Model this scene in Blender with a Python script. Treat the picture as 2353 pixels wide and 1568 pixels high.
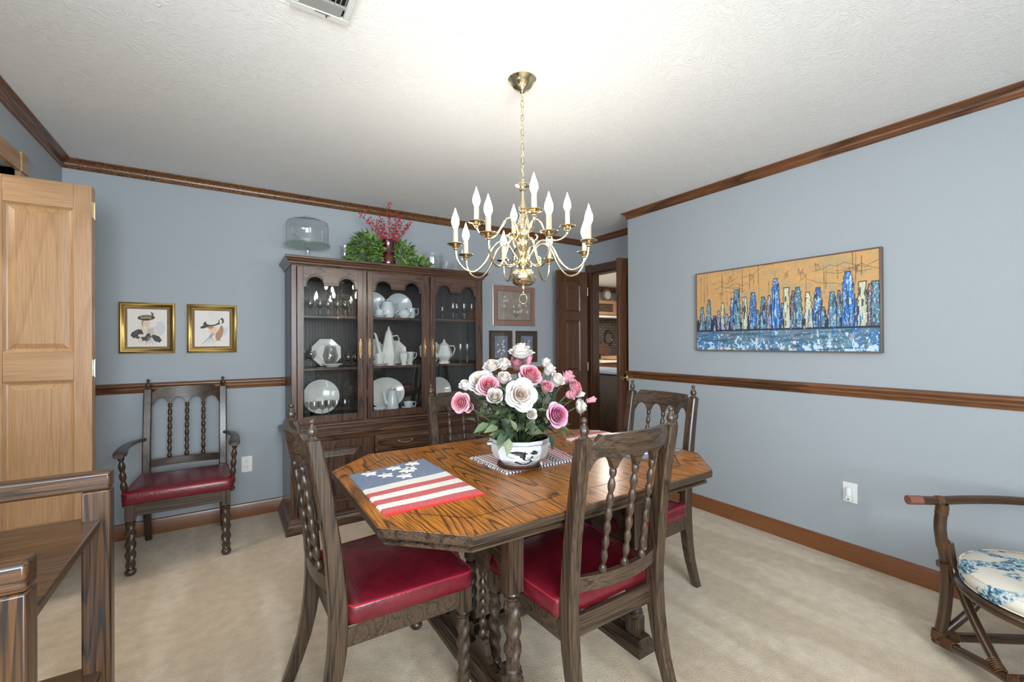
import bpy, math, random
import numpy as np
from mathutils import Vector, Matrix
PI = math.pi
C = bpy.context.scene.collection
for o in list(bpy.data.objects): bpy.data.objects.remove(o)
scene = bpy.context.scene

# ------------------------------------------------------------------ camera
CAM_H = 1.2796; YAW, PIT, ROL = map(math.radians, (32.943, .184, -.294))
cd = bpy.data.cameras.new('camera'); cam = bpy.data.objects.new('camera', cd); C.objects.link(cam)
cd.sensor_width = 36; cd.lens = 1008.79 / 2353 * 36; cd.clip_start = .05; cd.clip_end = 60
R_ = Vector((math.cos(YAW), -math.sin(YAW), 0)); F_ = Vector((math.sin(YAW), math.cos(YAW), 0)); U_ = Vector((0, 0, 1))
fw = F_ * math.cos(PIT) + U_ * math.sin(PIT); up = U_ * math.cos(PIT) - F_ * math.sin(PIT)
cx = R_ * math.cos(ROL) + up * math.sin(ROL); cy = up * math.cos(ROL) - R_ * math.sin(ROL)
m = Matrix((cx, cy, -fw)).transposed().to_4x4(); m.translation = (0, 0, CAM_H)
cam.matrix_world = m
scene.camera = cam
# ------------------------------------------------------------------ exposure, world, lights
vs = scene.view_settings
vs.view_transform = 'Standard'; vs.look = 'None'; vs.gamma = 1; vs.use_curve_mapping = False
vs.exposure = 1.07
BULB = 39; WIN = 112; LEFT_FILL = 36; KIT = 60; SKY = 1.6
w = bpy.data.worlds.new('world'); scene.world = w; w.use_nodes = True
w.node_tree.nodes['Background'].inputs[0].default_value = (.78, .88, 1, 1)
w.node_tree.nodes['Background'].inputs[1].default_value = SKY
def area(name, loc, target, sx, sy, power, col):
    l = bpy.data.lights.new(name, 'AREA'); l.shape = 'RECTANGLE'; l.size = sx; l.size_y = sy
    l.energy = power; l.color = col
    o = bpy.data.objects.new(name, l); C.objects.link(o); o.location = loc
    o.rotation_euler = (Vector(target) - Vector(loc)).to_track_quat('-Z', 'Y').to_euler()
    return o
area('window_daylight', (.05, -2.0, 1.55), (.9, 2, 1.7), 1.6, 1.35, WIN, (.88, .95, 1))
area('left_fill_light', (-1.22, .2, 1.5), (2, 1.2, 1.75), 1.6, 1.3, LEFT_FILL, (.9, .95, 1))  # added fill from the left, outside the unseen left-wall window
area('hall_ceiling_light', (-1.75, 2.4, 2.38), (-1.2, 2.6, 0), .7, .7, 14, (1, .93, .84))
area('kitchen_fill_light', (5.3, 4.9, 2.38), (5.3, 4.9, 0), 1.2, 1.2, KIT, (1, .95, .88))  # unseen area light added to brighten the kitchen, no fixture modelled

# ------------------------------------------------------------------ helpers
def lin(c):
    return tuple(((v / 12.92) if v <= .04045 else ((v + .055) / 1.055) ** 2.4) for v in c)
def hexc(h):
    h = h.lstrip('#'); return lin(tuple(int(h[i:i + 2], 16) / 255 for i in (0, 2, 4))) + (1,)
class MB:
    def __init__(s): s.v = []; s.f = []; s.m = []; s.cur = 0
    def add(s, vs_, fs):
        n = len(s.v); s.v += [tuple(p) for p in vs_]
        s.f += [tuple(i + n for i in f) for f in fs]; s.m += [s.cur] * len(fs); return s
    def box(s, x0, x1, y0, y1, z0, z1):
        return s.add([(x0, y0, z0), (x1, y0, z0), (x1, y1, z0), (x0, y1, z0), (x0, y0, z1), (x1, y0, z1), (x1, y1, z1), (x0, y1, z1)],
                     [(0, 3, 2, 1), (4, 5, 6, 7), (0, 1, 5, 4), (1, 2, 6, 5), (2, 3, 7, 6), (3, 0, 4, 7)])
    def prism(s, poly, z0, z1, ax='z', cap=True):
        # poly in plane perpendicular to ax ; for 'y': (x,z) pts extruded y ; 'x': (y,z) pts
        n = len(poly)
        def P(p, t):
            return (p[0], p[1], t) if ax == 'z' else ((p[0], t, p[1]) if ax == 'y' else (t, p[0], p[1]))
        vs_ = [P(p, z0) for p in poly] + [P(p, z1) for p in poly]
        fs = [(i, (i + 1) % n, n + (i + 1) % n, n + i) for i in range(n)]
        if cap: fs += [tuple(range(n))[::-1], tuple(range(n, 2 * n))]
        return s.add(vs_, fs)
    def lathe(s, prof, c=(0, 0, 0), seg=24, axis='z', rot=0, closed=False, cap=True):
        vs_ = []; n = len(prof)
        for k in range(seg):
            a = 2 * PI * k / seg + rot
            for r, z in prof:
                x, y = r * math.cos(a), r * math.sin(a)
                if axis == 'z': p = (x, y, z)
                elif axis == 'y': p = (x, -z, y)
                else: p = (z, x, y)
                vs_.append((p[0] + c[0], p[1] + c[1], p[2] + c[2]))
        fs = []
        for k in range(seg):
            k2 = (k + 1) % seg
            for i in range(n - 1):
                fs.append((k * n + i, k2 * n + i, k2 * n + i + 1, k * n + i + 1))
            if closed: fs.append((k * n + n - 1, k2 * n + n - 1, k2 * n, k * n))
        if cap and not closed:
            if prof[0][0] > 1e-5: fs.append(tuple(k * n for k in range(seg))[::-1])
            if prof[-1][0] > 1e-5: fs.append(tuple(k * n + n - 1 for k in range(seg)))
        return s.add(vs_, fs)
    def tube(s, pts, r, seg=10, closed=False, flat=1.0, cap=True):
        pts = [Vector(p) for p in pts]; n = len(pts)
        rs = r if isinstance(r, (list, tuple)) else [r] * n
        vs_ = []; prev = None
        for i, p in enumerate(pts):
            if closed: t = pts[(i + 1) % n] - pts[i - 1]
            else: t = pts[min(i + 1, n - 1)] - pts[max(i - 1, 0)]
            if t.length < 1e-9: t = Vector((0, 0, 1))
            t.normalize()
            if prev is None:
                a = Vector((0, 0, 1)) if abs(t.z) < .9 else Vector((1, 0, 0))
                u = (a - t * a.dot(t)).normalized()
            else:
                u = (prev - t * prev.dot(t)).normalized()
            prev = u; w_ = t.cross(u)
            for k in range(seg):
                a = 2 * PI * k / seg
                vs_.append(p + u * math.cos(a) * rs[i] * flat + w_ * math.sin(a) * rs[i])
        fs = []
        for i in range(n if closed else n - 1):
            j = (i + 1) % n
            for k in range(seg):
                k2 = (k + 1) % seg
                fs.append((i * seg + k, i * seg + k2, j * seg + k2, j * seg + k))
        if cap and not closed:
            fs.append(tuple(range(seg))[::-1]); fs.append(tuple((n - 1) * seg + k for k in range(seg)))
        return s.add(vs_, fs)
    def sphere(s, c, r, seg=12, rings=8, sz=1.0):
        prof = [(max(1e-6, r * math.sin(PI * i / rings)), -r * sz * math.cos(PI * i / rings)) for i in range(rings + 1)]
        return s.lathe(prof, c, seg, cap=False)
    def loft(s, rings, cap=True, closed=True):
        n = len(rings[0]); vs_ = [p for r in rings for p in r]; fs = []
        for i in range(len(rings) - 1):
            for k in range(n if closed else n - 1):
                k2 = (k + 1) % n
                fs.append((i * n + k, i * n + k2, (i + 1) * n + k2, (i + 1) * n + k))
        if cap: fs += [tuple(range(n))[::-1], tuple((len(rings) - 1) * n + k for k in range(n))]
        return s.add(vs_, fs)
    def sweep(s, prof, a, b, nrm, up_=(0, 0, 1), ea=0, eb=0):
        # profile (out, up) extruded straight from a to b; nrm = outward direction ; ea/eb mitre factors
        a = Vector(a); b = Vector(b); nrm = Vector(nrm); up_ = Vector(up_); d = (b - a).normalized()
        r1 = [a + nrm * o + up_ * h - d * ea * o for o, h in prof]
        r2 = [b + nrm * o + up_ * h + d * eb * o for o, h in prof]
        return s.loft([r1, r2])
    def mat(s, i): s.cur = i; return s
def obj(name, mb, mats, parent=None, smooth=40, bev=0, seg=2, loc=None, rot=None):
    me = bpy.data.meshes.new(name); me.from_pydata(mb.v, [], mb.f)
    if not isinstance(mats, (list, tuple)): mats = [mats]
    for mm in mats: me.materials.append(mm)
    if len(mats) > 1: me.polygons.foreach_set('material_index', mb.m)
    if smooth:
        me.polygons.foreach_set('use_smooth', [True] * len(me.polygons))
        me.set_sharp_from_angle(angle=math.radians(smooth))
    me.update()
    o = bpy.data.objects.new(name, me); C.objects.link(o)
    if bev:
        b = o.modifiers.new('bevel', 'BEVEL'); b.width = bev; b.segments = seg; b.limit_method = 'ANGLE'; b.angle_limit = math.radians(50)
    if parent: o.parent = parent
    if loc: o.location = loc
    if rot: o.rotation_euler = rot
    return o
def tag(o, label=None, cat=None, group=None, kind=None):
    if label: o['label'] = label
    if cat: o['category'] = cat
    if group: o['group'] = group
    if kind: o['kind'] = kind
    return o
def thing(name, label, cat, loc=(0, 0, 0), rz=0, group=None):
    o = bpy.data.objects.new(name, None); C.objects.link(o); o.empty_display_size = .1
    o.location = loc; o.rotation_euler = (0, 0, rz)
    return tag(o, label, cat, group)
def dup(root, loc=None, rz=None, label=None, group=None, scale=None, rot=None):
    def cp(o, par):
        c = o.copy(); C.objects.link(c)
        if par: c.parent = par
        for ch in [q for q in kids.get(o, [])]: cp(ch, c)
        return c
    kids = {}
    for q in C.objects:
        if q.parent: kids.setdefault(q.parent, []).append(q)
    r = cp(root, None)
    if loc is not None: r.location = loc
    if rz is not None: r.rotation_euler = (0, 0, rz)
    if rot is not None: r.rotation_euler = rot
    if scale is not None: r.scale = (scale,) * 3 if not isinstance(scale, tuple) else scale
    if label: r['label'] = label
    if group: r['group'] = group
    return r
def struct(name, mb, m_, parent=None, **k):
    o = obj(name, mb, m_, parent, **k)
    if not parent: o['kind'] = 'structure'
    return o

# ------------------------------------------------------------------ materials
def newmat(name):
    m_ = bpy.data.materials.new(name); m_.use_nodes = True
    nt = m_.node_tree; b = nt.nodes['Principled BSDF']; return m_, nt, b
def L(nt, a, b): nt.links.new(a, b)
def simple(name, col, rough=.5, metal=0, spec=.5, coat=0, bump=0, bscale=100, noise=0, nscale=5, sheen=0, trans=0):
    m_, nt, b = newmat(name); col = col if len(col) == 4 else tuple(col) + (1,)
    b.inputs['Base Color'].default_value = col; b.inputs['Roughness'].default_value = rough
    b.inputs['Metallic'].default_value = metal; b.inputs['Specular IOR Level'].default_value = spec
    b.inputs['Coat Weight'].default_value = coat; b.inputs['Coat Roughness'].default_value = .12
    if sheen: b.inputs['Sheen Weight'].default_value = sheen
    tc = nt.nodes.new('ShaderNodeTexCoord')
    if noise:
        n = nt.nodes.new('ShaderNodeTexNoise'); n.inputs['Scale'].default_value = nscale; n.inputs['Detail'].default_value = 4
        L(nt, tc.outputs['Object'], n.inputs['Vector'])
        mx = nt.nodes.new('ShaderNodeMix'); mx.data_type = 'RGBA'
        mx.inputs['A'].default_value = tuple(v * (1 - noise) for v in col[:3]) + (1,)
        mx.inputs['B'].default_value = tuple(min(1, v * (1 + noise)) for v in col[:3]) + (1,)
        L(nt, n.outputs['Fac'], mx.inputs['Factor']); L(nt, mx.outputs['Result'], b.inputs['Base Color'])
    if bump:
        n = nt.nodes.new('ShaderNodeTexNoise'); n.inputs['Scale'].default_value = bscale; n.inputs['Detail'].default_value = 3
        L(nt, tc.outputs['Object'], n.inputs['Vector'])
        bp = nt.nodes.new('ShaderNodeBump'); bp.inputs['Strength'].default_value = bump; bp.inputs['Distance'].default_value = .01
        L(nt, n.outputs['Fac'], bp.inputs['Height']); L(nt, bp.outputs['Normal'], b.inputs['Normal'])
    return m_
def wood(name, c1, c2, dark, axis='z', rings=9, scale=5, stretch=.12, rough=.35, coat=.3, dens=.5, fib=.35, width=.28):
    """oak like wood: contour rings of stretched noise + fine fibre"""
    m_, nt, b = newmat(name)
    tc = nt.nodes.new('ShaderNodeTexCoord'); mp = nt.nodes.new('ShaderNodeMapping')
    sc = {'x': (stretch, 1, 1), 'y': (1, stretch, 1), 'z': (1, 1, stretch)}[axis]
    mp.inputs['Scale'].default_value = sc; L(nt, tc.outputs['Object'], mp.inputs['Vector'])
    n = nt.nodes.new('ShaderNodeTexNoise'); n.inputs['Scale'].default_value = scale; n.inputs['Detail'].default_value = 1.2; n.inputs['Roughness'].default_value = .45
    L(nt, mp.outputs['Vector'], n.inputs['Vector'])
    mul = nt.nodes.new('ShaderNodeMath'); mul.operation = 'MULTIPLY'; mul.inputs[1].default_value = rings; L(nt, n.outputs['Fac'], mul.inputs[0])
    fr = nt.nodes.new('ShaderNodeMath'); fr.operation = 'FRACT'; L(nt, mul.outputs[0], fr.inputs[0])
    rp = nt.nodes.new('ShaderNodeValToRGB'); e = rp.color_ramp.elements
    e[0].position = 0; e[0].color = (1, 1, 1, 1); e[1].position = 1; e[1].color = (1, 1, 1, 1)
    a = e.new(width * .35); a.color = (.0, .0, .0, 1); a = e.new(width); a.color = (.75, .75, .75, 1); a = e.new(.93); a.color = (1, 1, 1, 1)
    L(nt, fr.outputs[0], rp.inputs[0])
    mp2 = nt.nodes.new('ShaderNodeMapping'); mp2.inputs['Scale'].default_value = tuple(v * (60 if v == 1 else 20) for v in sc) ; L(nt, tc.outputs['Object'], mp2.inputs['Vector'])
    n2 = nt.nodes.new('ShaderNodeTexNoise'); n2.inputs['Scale'].default_value = 4; n2.inputs['Detail'].default_value = 3; L(nt, mp2.outputs['Vector'], n2.inputs['Vector'])
    r2 = nt.nodes.new('ShaderNodeValToRGB'); r2.color_ramp.elements[0].position = .35; r2.color_ramp.elements[1].position = .62
    L(nt, n2.outputs['Fac'], r2.inputs[0])
    n3 = nt.nodes.new('ShaderNodeTexNoise'); n3.inputs['Scale'].default_value = 2.2; L(nt, tc.outputs['Object'], n3.inputs['Vector'])
    base = nt.nodes.new('ShaderNodeMix'); base.data_type = 'RGBA'; base.inputs['A'].default_value = c1; base.inputs['B'].default_value = c2
    L(nt, n3.outputs['Fac'], base.inputs['Factor'])
    inv = nt.nodes.new('ShaderNodeMath'); inv.operation = 'SUBTRACT'; inv.inputs[0].default_value = 1; L(nt, rp.outputs[0], inv.inputs[1])
    d1 = nt.nodes.new('ShaderNodeMath'); d1.operation = 'MULTIPLY'; d1.inputs[1].default_value = dens; L(nt, inv.outputs[0], d1.inputs[0])
    inv2 = nt.nodes.new('ShaderNodeMath'); inv2.operation = 'SUBTRACT'; inv2.inputs[0].default_value = 1; L(nt, r2.outputs[0], inv2.inputs[1])
    d2 = nt.nodes.new('ShaderNodeMath'); d2.operation = 'MULTIPLY_ADD'; d2.inputs[1].default_value = fib; L(nt, inv2.outputs[0], d2.inputs[0]); L(nt, d1.outputs[0], d2.inputs[2])
    cl = nt.nodes.new('ShaderNodeClamp'); L(nt, d2.outputs[0], cl.inputs[0])
    mx = nt.nodes.new('ShaderNodeMix'); mx.data_type = 'RGBA'; mx.inputs['B'].default_value = dark
    L(nt, cl.outputs[0], mx.inputs['Factor']); L(nt, base.outputs['Result'], mx.inputs['A'])
    L(nt, mx.outputs['Result'], b.inputs['Base Color'])
    b.inputs['Roughness'].default_value = rough; b.inputs['Coat Weight'].default_value = coat; b.inputs['Coat Roughness'].default_value = .18
    bp = nt.nodes.new('ShaderNodeBump'); bp.inputs['Strength'].default_value = .12; bp.inputs['Distance'].default_value = .002; bp.invert = True
    L(nt, cl.outputs[0], bp.inputs['Height']); L(nt, bp.outputs['Normal'], b.inputs['Normal'])
    return m_
def glass(name, tint=(1, 1, 1, 1), edge=.55, refl=1.0, edgecol=(.30, .33, .33, 1)):
    """thin-walled glass: see-through, fresnel reflection, darker towards grazing walls"""
    m_, nt, b = newmat(name); nt.nodes.remove(b); out = nt.nodes['Material Output']
    tr = nt.nodes.new('ShaderNodeBsdfTransparent'); gl = nt.nodes.new('ShaderNodeBsdfGlossy'); gl.inputs['Roughness'].default_value = .015
    lw = nt.nodes.new('ShaderNodeLayerWeight'); lw.inputs['Blend'].default_value = .3
    rp = nt.nodes.new('ShaderNodeValToRGB'); rp.color_ramp.elements[0].position = .45; rp.color_ramp.elements[0].color = tint
    rp.color_ramp.elements[1].position = 1.0
    rp.color_ramp.elements[1].color = tuple(t * (1 - edge) + q * edge for t, q in zip(tint, edgecol))
    L(nt, lw.outputs['Facing'], rp.inputs[0]); L(nt, rp.outputs[0], tr.inputs['Color'])
    lf = nt.nodes.new('ShaderNodeLayerWeight'); lf.inputs['Blend'].default_value = .5
    pw = nt.nodes.new('ShaderNodeMath'); pw.operation = 'POWER'; pw.inputs[1].default_value = 4.5; L(nt, lf.outputs['Facing'], pw.inputs[0])
    mm = nt.nodes.new('ShaderNodeMath'); mm.operation = 'MULTIPLY_ADD'; mm.inputs[1].default_value = .8; mm.inputs[2].default_value = .05 * refl; mm.use_clamp = True; L(nt, pw.outputs[0], mm.inputs[0])
    mx = nt.nodes.new('ShaderNodeMixShader'); L(nt, mm.outputs[0], mx.inputs[0]); L(nt, tr.outputs[0], mx.inputs[1]); L(nt, gl.outputs[0], mx.inputs[2])
    L(nt, mx.outputs[0], out.inputs['Surface'])
    return m_
H = hexc
M = {}
M['wall'] = simple('wall_paint', H('#A1A8AE'), .75, bump=.15, bscale=160)
M['ceil'] = None
# ceiling: slap-brush plaster
m_, nt, b = newmat('textured_ceiling'); M['ceil'] = m_
b.inputs['Base Color'].default_value = H('#EDEDEC'); b.inputs['Roughness'].default_value = .9
tc = nt.nodes.new('ShaderNodeTexCoord')
nz = nt.nodes.new('ShaderNodeTexNoise'); nz.inputs['Scale'].default_value = 5; nz.inputs['Detail'].default_value = 2; nz.inputs['Distortion'].default_value = 1.5; L(nt, tc.outputs['Object'], nz.inputs['Vector'])
mxv = nt.nodes.new('ShaderNodeVectorMath'); mxv.operation = 'MULTIPLY_ADD'; mxv.inputs[1].default_value = (.55, .55, 0)
L(nt, nz.outputs['Color'], mxv.inputs[0]); L(nt, tc.outputs['Object'], mxv.inputs[2])
n2 = nt.nodes.new('ShaderNodeTexNoise'); n2.inputs['Scale'].default_value = 22; n2.inputs['Detail'].default_value = 3; n2.inputs['Roughness'].default_value = .6; n2.inputs['Distortion'].default_value = .6
L(nt, mxv.outputs[0], n2.inputs['Vector'])
rp = nt.nodes.new('ShaderNodeValToRGB'); e = rp.color_ramp.elements; e[0].position = .46; e[1].position = .57
k = e.new(.515); k.color = (1, 1, 1, 1); e[0].color = (0, 0, 0, 1); e[-1].color = (.2, .2, .2, 1)
L(nt, n2.outputs['Fac'], rp.inputs[0])
bp = nt.nodes.new('ShaderNodeBump'); bp.inputs['Strength'].default_value = .30; bp.inputs['Distance'].default_value = .006
L(nt, rp.outputs[0], bp.inputs['Height']); L(nt, bp.outputs['Normal'], b.inputs['Normal'])
# carpet
m_, nt, b = newmat('beige_carpet'); M['carpet'] = m_
b.inputs['Roughness'].default_value = 1; b.inputs['Specular IOR Level'].default_value = .1; b.inputs['Sheen Weight'].default_value = .25
tc = nt.nodes.new('ShaderNodeTexCoord')
mp = nt.nodes.new('ShaderNodeMapping'); mp.inputs['Rotation'].default_value = (0, 0, .5); mp.inputs['Scale'].default_value = (3.2, .55, 1); L(nt, tc.outputs['Object'], mp.inputs['Vector'])
n1 = nt.nodes.new('ShaderNodeTexNoise'); n1.inputs['Scale'].default_value = 1.3; n1.inputs['Detail'].default_value = 1.5; L(nt, mp.outputs[0], n1.inputs['Vector'])
rp = nt.nodes.new('ShaderNodeValToRGB'); rp.color_ramp.elements[0].position = .46; rp.color_ramp.elements[1].position = .54
rp.color_ramp.elements[0].color = H('#BFAB91'); rp.color_ramp.elements[1].color = H('#CDBBA3'); L(nt, n1.outputs['Fac'], rp.inputs[0])
n2 = nt.nodes.new('ShaderNodeTexNoise'); n2.inputs['Scale'].default_value = 170; n2.inputs['Detail'].default_value = 3; L(nt, tc.outputs['Object'], n2.inputs['Vector'])
n3 = nt.nodes.new('ShaderNodeTexNoise'); n3.inputs['Scale'].default_value = 18; n3.inputs['Detail'].default_value = 4; L(nt, tc.outputs['Object'], n3.inputs['Vector'])
ad = nt.nodes.new('ShaderNodeMath'); ad.operation = 'ADD'; L(nt, n2.outputs['Fac'], ad.inputs[0]); L(nt, n3.outputs['Fac'], ad.inputs[1])
mr = nt.nodes.new('ShaderNodeMapRange'); mr.inputs['From Min'].default_value = .6; mr.inputs['From Max'].default_value = 1.4; mr.inputs['To Min'].default_value = .76; mr.inputs['To Max'].default_value = 1.2
L(nt, ad.outputs[0], mr.inputs['Value'])
mu = nt.nodes.new('ShaderNodeVectorMath'); mu.operation = 'SCALE'; L(nt, rp.outputs[0], mu.inputs[0]); L(nt, mr.outputs[0], mu.inputs['Scale'])
L(nt, mu.outputs[0], b.inputs['Base Color'])
bp = nt.nodes.new('ShaderNodeBump'); bp.inputs['Strength'].default_value = .6; bp.inputs['Distance'].default_value = .006
L(nt, n2.outputs['Fac'], bp.inputs['Height']); L(nt, bp.outputs['Normal'], b.inputs['Normal'])

for ax in 'xyz':
    M['oak_' + ax] = wood('dark_oak_' + ax, H('#5A4534'), H('#463627'), H('#1D1510'), ax, rings=9, scale=11, stretch=.07, rough=.38, coat=.3, dens=.6, fib=.75, width=.4)
    M['trim_' + ax] = wood('stained_trim_' + ax, H('#8A5A34'), H('#70431F'), H('#3B2112'), ax, rings=4, scale=7, rough=.34, coat=.35, dens=.65, fib=.45)
    M['walnut_' + ax] = wood('brown_door_wood_' + ax, H('#69442F'), H('#54331F'), H('#2E1C12'), ax, rings=5, scale=6, rough=.36, coat=.35, dens=.45, fib=.4)
    M['cab_' + ax] = wood('cabinet_oak_' + ax, H('#6B4A35'), H('#533728'), H('#1E120C'), ax, rings=9, scale=11, stretch=.07, rough=.33, coat=.4, dens=.7, fib=.6)
    M['pine_' + ax] = wood('golden_wood_' + ax, H('#B99570'), H('#A9825A'), H('#86623F'), ax, rings=16, scale=3.2, stretch=.09, rough=.36, coat=.3, dens=.35, fib=.4)
    M['stand_' + ax] = wood('stand_oak_' + ax, H('#63401F'), H('#4E3117'), H('#1C1009'), ax, rings=16, scale=16, stretch=.05, rough=.35, coat=.35, dens=.75, fib=.7, width=.4)
M['base_x'] = wood('baseboard_wood_x', H('#8A5834'), H('#784826'), H('#4E2D18'), 'x', rings=3, scale=4, rough=.35, coat=.3, dens=.35, fib=.35)
M['base_y'] = wood('baseboard_wood_y', H('#8A5834'), H('#784826'), H('#4E2D18'), 'y', rings=3, scale=4, rough=.35, coat=.3, dens=.35, fib=.35)
M['crown_x'] = wood('crown_figured_x', H('#9A6A3C'), H('#744622'), H('#2C170C'), 'z', rings=12, scale=13, stretch=.8, rough=.35, coat=.3, dens=.8, fib=.35, width=.5)
M['top'] = wood('table_top_oak', H('#D48A2A'), H('#BC7022'), H('#4A260D'), 'y', rings=32, scale=5.2, stretch=.12, rough=.34, coat=.3, dens=.72, fib=.65, width=.40)
M['edge'] = M['oak_x']
M['red'] = simple('oxblood_leather', H('#64111F'), .34, coat=.2, noise=.55, nscale=22, bump=.15, bscale=70)
M['welt'] = simple('leather_welt', H('#9C1D31'), .35)
M['brass'] = simple('polished_brass', (.74, .64, .42, 1), .16, 1)
M['oldbrass'] = simple('antique_brass', (.50, .34, .16, 1), .3, 1)
M['white'] = simple('white_plastic', H('#E8E8E6'), .4)
M['vent'] = simple('vent_enamel', H('#D5D6D3'), .45)
M['darkgap'] = simple('dark_gap', H('#161514'), .8)
M['porc'] = simple('white_porcelain', H('#E6E4DE'), .12, coat=.5)
M['porcb'] = simple('bluish_porcelain', H('#DCE2E6'), .12, coat=.5)
M['silverrim'] = simple('silver_rim', (.6, .6, .6, 1), .2, 1)
M['glass'] = glass('clear_glass', (.95, .965, .965, 1), .85, 2.2)
M['greenglass'] = glass('greenish_glass', (.90, .95, .91, 1), .7, 1.5, (.25, .35, .25, 1))
M['pane'] = glass('cabinet_pane', (.93, .94, .94, 1), .1, .8)
M['redglass'] = simple('dark_red_glass', H('#4A0A16'), .1, coat=1)
M['black'] = simple('black_lacquer', H('#141517'), .22, coat=.6)
M['berry'] = simple('red_berry', H('#B8202A'), .25, coat=.4)
M['twig'] = simple('brown_twig', H('#4A3A26'), .8)
M['candle'] = simple('ivory_candle_sleeve', H('#A89A88'), .6)
m_, nt, b = newmat('lit_bulb'); M['bulb'] = m_
b.inputs['Emission Color'].default_value = (1, .93, .82, 1); b.inputs['Emission Strength'].default_value = BULB
b.inputs['Base Color'].default_value = (1, 1, 1, 1)
def leafmat(name, c1, c2, c3):
    m_, nt, b = newmat(name)
    g = nt.nodes.new('ShaderNodeNewGeometry'); rp = nt.nodes.new('ShaderNodeValToRGB'); e = rp.color_ramp.elements
    e[0].color = c1; e[1].color = c3; k = e.new(.5); k.color = c2
    L(nt, g.outputs['Random Per Island'], rp.inputs[0]); L(nt, rp.outputs[0], b.inputs['Base Color'])
    b.inputs['Roughness'].default_value = .55; b.inputs['Subsurface Weight'].default_value = 0
    return m_
M['leaf'] = leafmat('silk_leaf', H('#33493A'), H('#566747'), H('#7E8460'))
M['ivy'] = leafmat('garland_leaf', H('#2F5420'), H('#5E8436'), H('#8CAA5C'))
def rosemat(name, inner, mid, outer):
    m_, nt, b = newmat(name)
    tc = nt.nodes.new('ShaderNodeTexCoord'); mp = nt.nodes.new('ShaderNodeVectorMath'); mp.operation = 'MULTIPLY'; mp.inputs[1].default_value = (1, 1, .35)
    L(nt, tc.outputs['Object'], mp.inputs[0]); ln = nt.nodes.new('ShaderNodeVectorMath'); ln.operation = 'LENGTH'; L(nt, mp.outputs[0], ln.inputs[0])
    rp = nt.nodes.new('ShaderNodeValToRGB'); e = rp.color_ramp.elements; e[0].position = .1; e[0].color = inner; e[1].position = .95; e[1].color = outer
    k = e.new(.5); k.color = mid; L(nt, ln.outputs['Value'], rp.inputs[0])
    g = nt.nodes.new('ShaderNodeNewGeometry'); mr = nt.nodes.new('ShaderNodeMapRange'); mr.inputs['To Min'].default_value = .82; mr.inputs['To Max'].default_value = 1.0; L(nt, g.outputs['Random Per Island'], mr.inputs['Value'])
    sc_ = nt.nodes.new('ShaderNodeVectorMath'); sc_.operation = 'SCALE'; L(nt, rp.outputs[0], sc_.inputs[0]); L(nt, mr.outputs[0], sc_.inputs['Scale']); L(nt, sc_.outputs[0], b.inputs['Base Color'])
    b.inputs['Roughness'].default_value = .7; b.inputs['Sheen Weight'].default_value = .2
    return m_
M['rose_white'] = rosemat('white_petal', H('#EFD9C4'), H('#EAE1D9'), H('#E2E2E6'))
M['rose_pink'] = rosemat('pink_petal', H('#D6596F'), H('#E391A2'), H('#E9B9C6'))
M['rose_mag'] = rosemat('magenta_petal', H('#B92E63'), H('#DB79A4'), H('#E8C0D8'))

# ------------------------------------------------------------------ room shell
XL, XR, XA, YB, YS, YF, HC = -.861, 3.035, 3.456, 3.805, 2.752, -1.7, 2.44
T = .12
struct('floor', MB().box(-2.9, 8.2, -1.9, 8.2, -.1, 0), M['carpet'], smooth=0)
struct('ceiling', MB().box(-2.9, 8.2, -1.9, 8.2, HC, HC + .1), M['ceil'], smooth=0)
struct('wall_back', MB().box(-1.9, XA + T, YB, YB + T, 0, HC), M['wall'], smooth=0)
OY0, OY1, OZ = 2.22, 3.06, 2.13      # opening in the left wall
lw = MB().box(XL - T, XL, OY1, YB, 0, HC).box(XL - T, XL, OY0, OY1, OZ, HC).box(XL - T, XL, 1.0, OY0, 0, HC)
lw.box(XL - T, XL, -.7, 1.0, 0, .85).box(XL - T, XL, -.7, 1.0, 2.15, HC).box(XL - T, XL, YF, -.7, 0, HC)
struct('wall_left', lw, M['wall'], smooth=0)
struct('wall_right', MB().box(XR, XA + T, YF - T, YS, 0, HC), M['wall'], smooth=0)
DY0, DY1, DZ = 2.84, 3.665, 2.055     # kitchen doorway
struct('wall_alcove', MB().box(XA, XA + .09, YS, DY0, 0, HC).box(XA, XA + .09, DY1, YB, 0, HC).box(XA, XA + .09, DY0, DY1, DZ, HC), M['wall'], smooth=0)
WX0, WX1, WZ0, WZ1 = -.75, .85, .85, 2.15
struct('wall_front', MB().box(XL - T, WX0, YF - T, YF, 0, HC).box(WX1, XR, YF - T, YF, 0, HC).box(WX0, WX1, YF - T, YF, 0, WZ0).box(WX0, WX1, YF - T, YF, WZ1, HC), M['wall'], smooth=0)
# hall seen through nothing but bouncing light
struct('wall_hall', MB().box(-2.6, -2.5, -1.9, 3.9, 0, HC).box(-2.5, XL - T, 1.15, 1.25, 0, HC).box(-2.5, -1.9, YB, YB + T, 0, HC), M['wall'], smooth=0)
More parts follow.
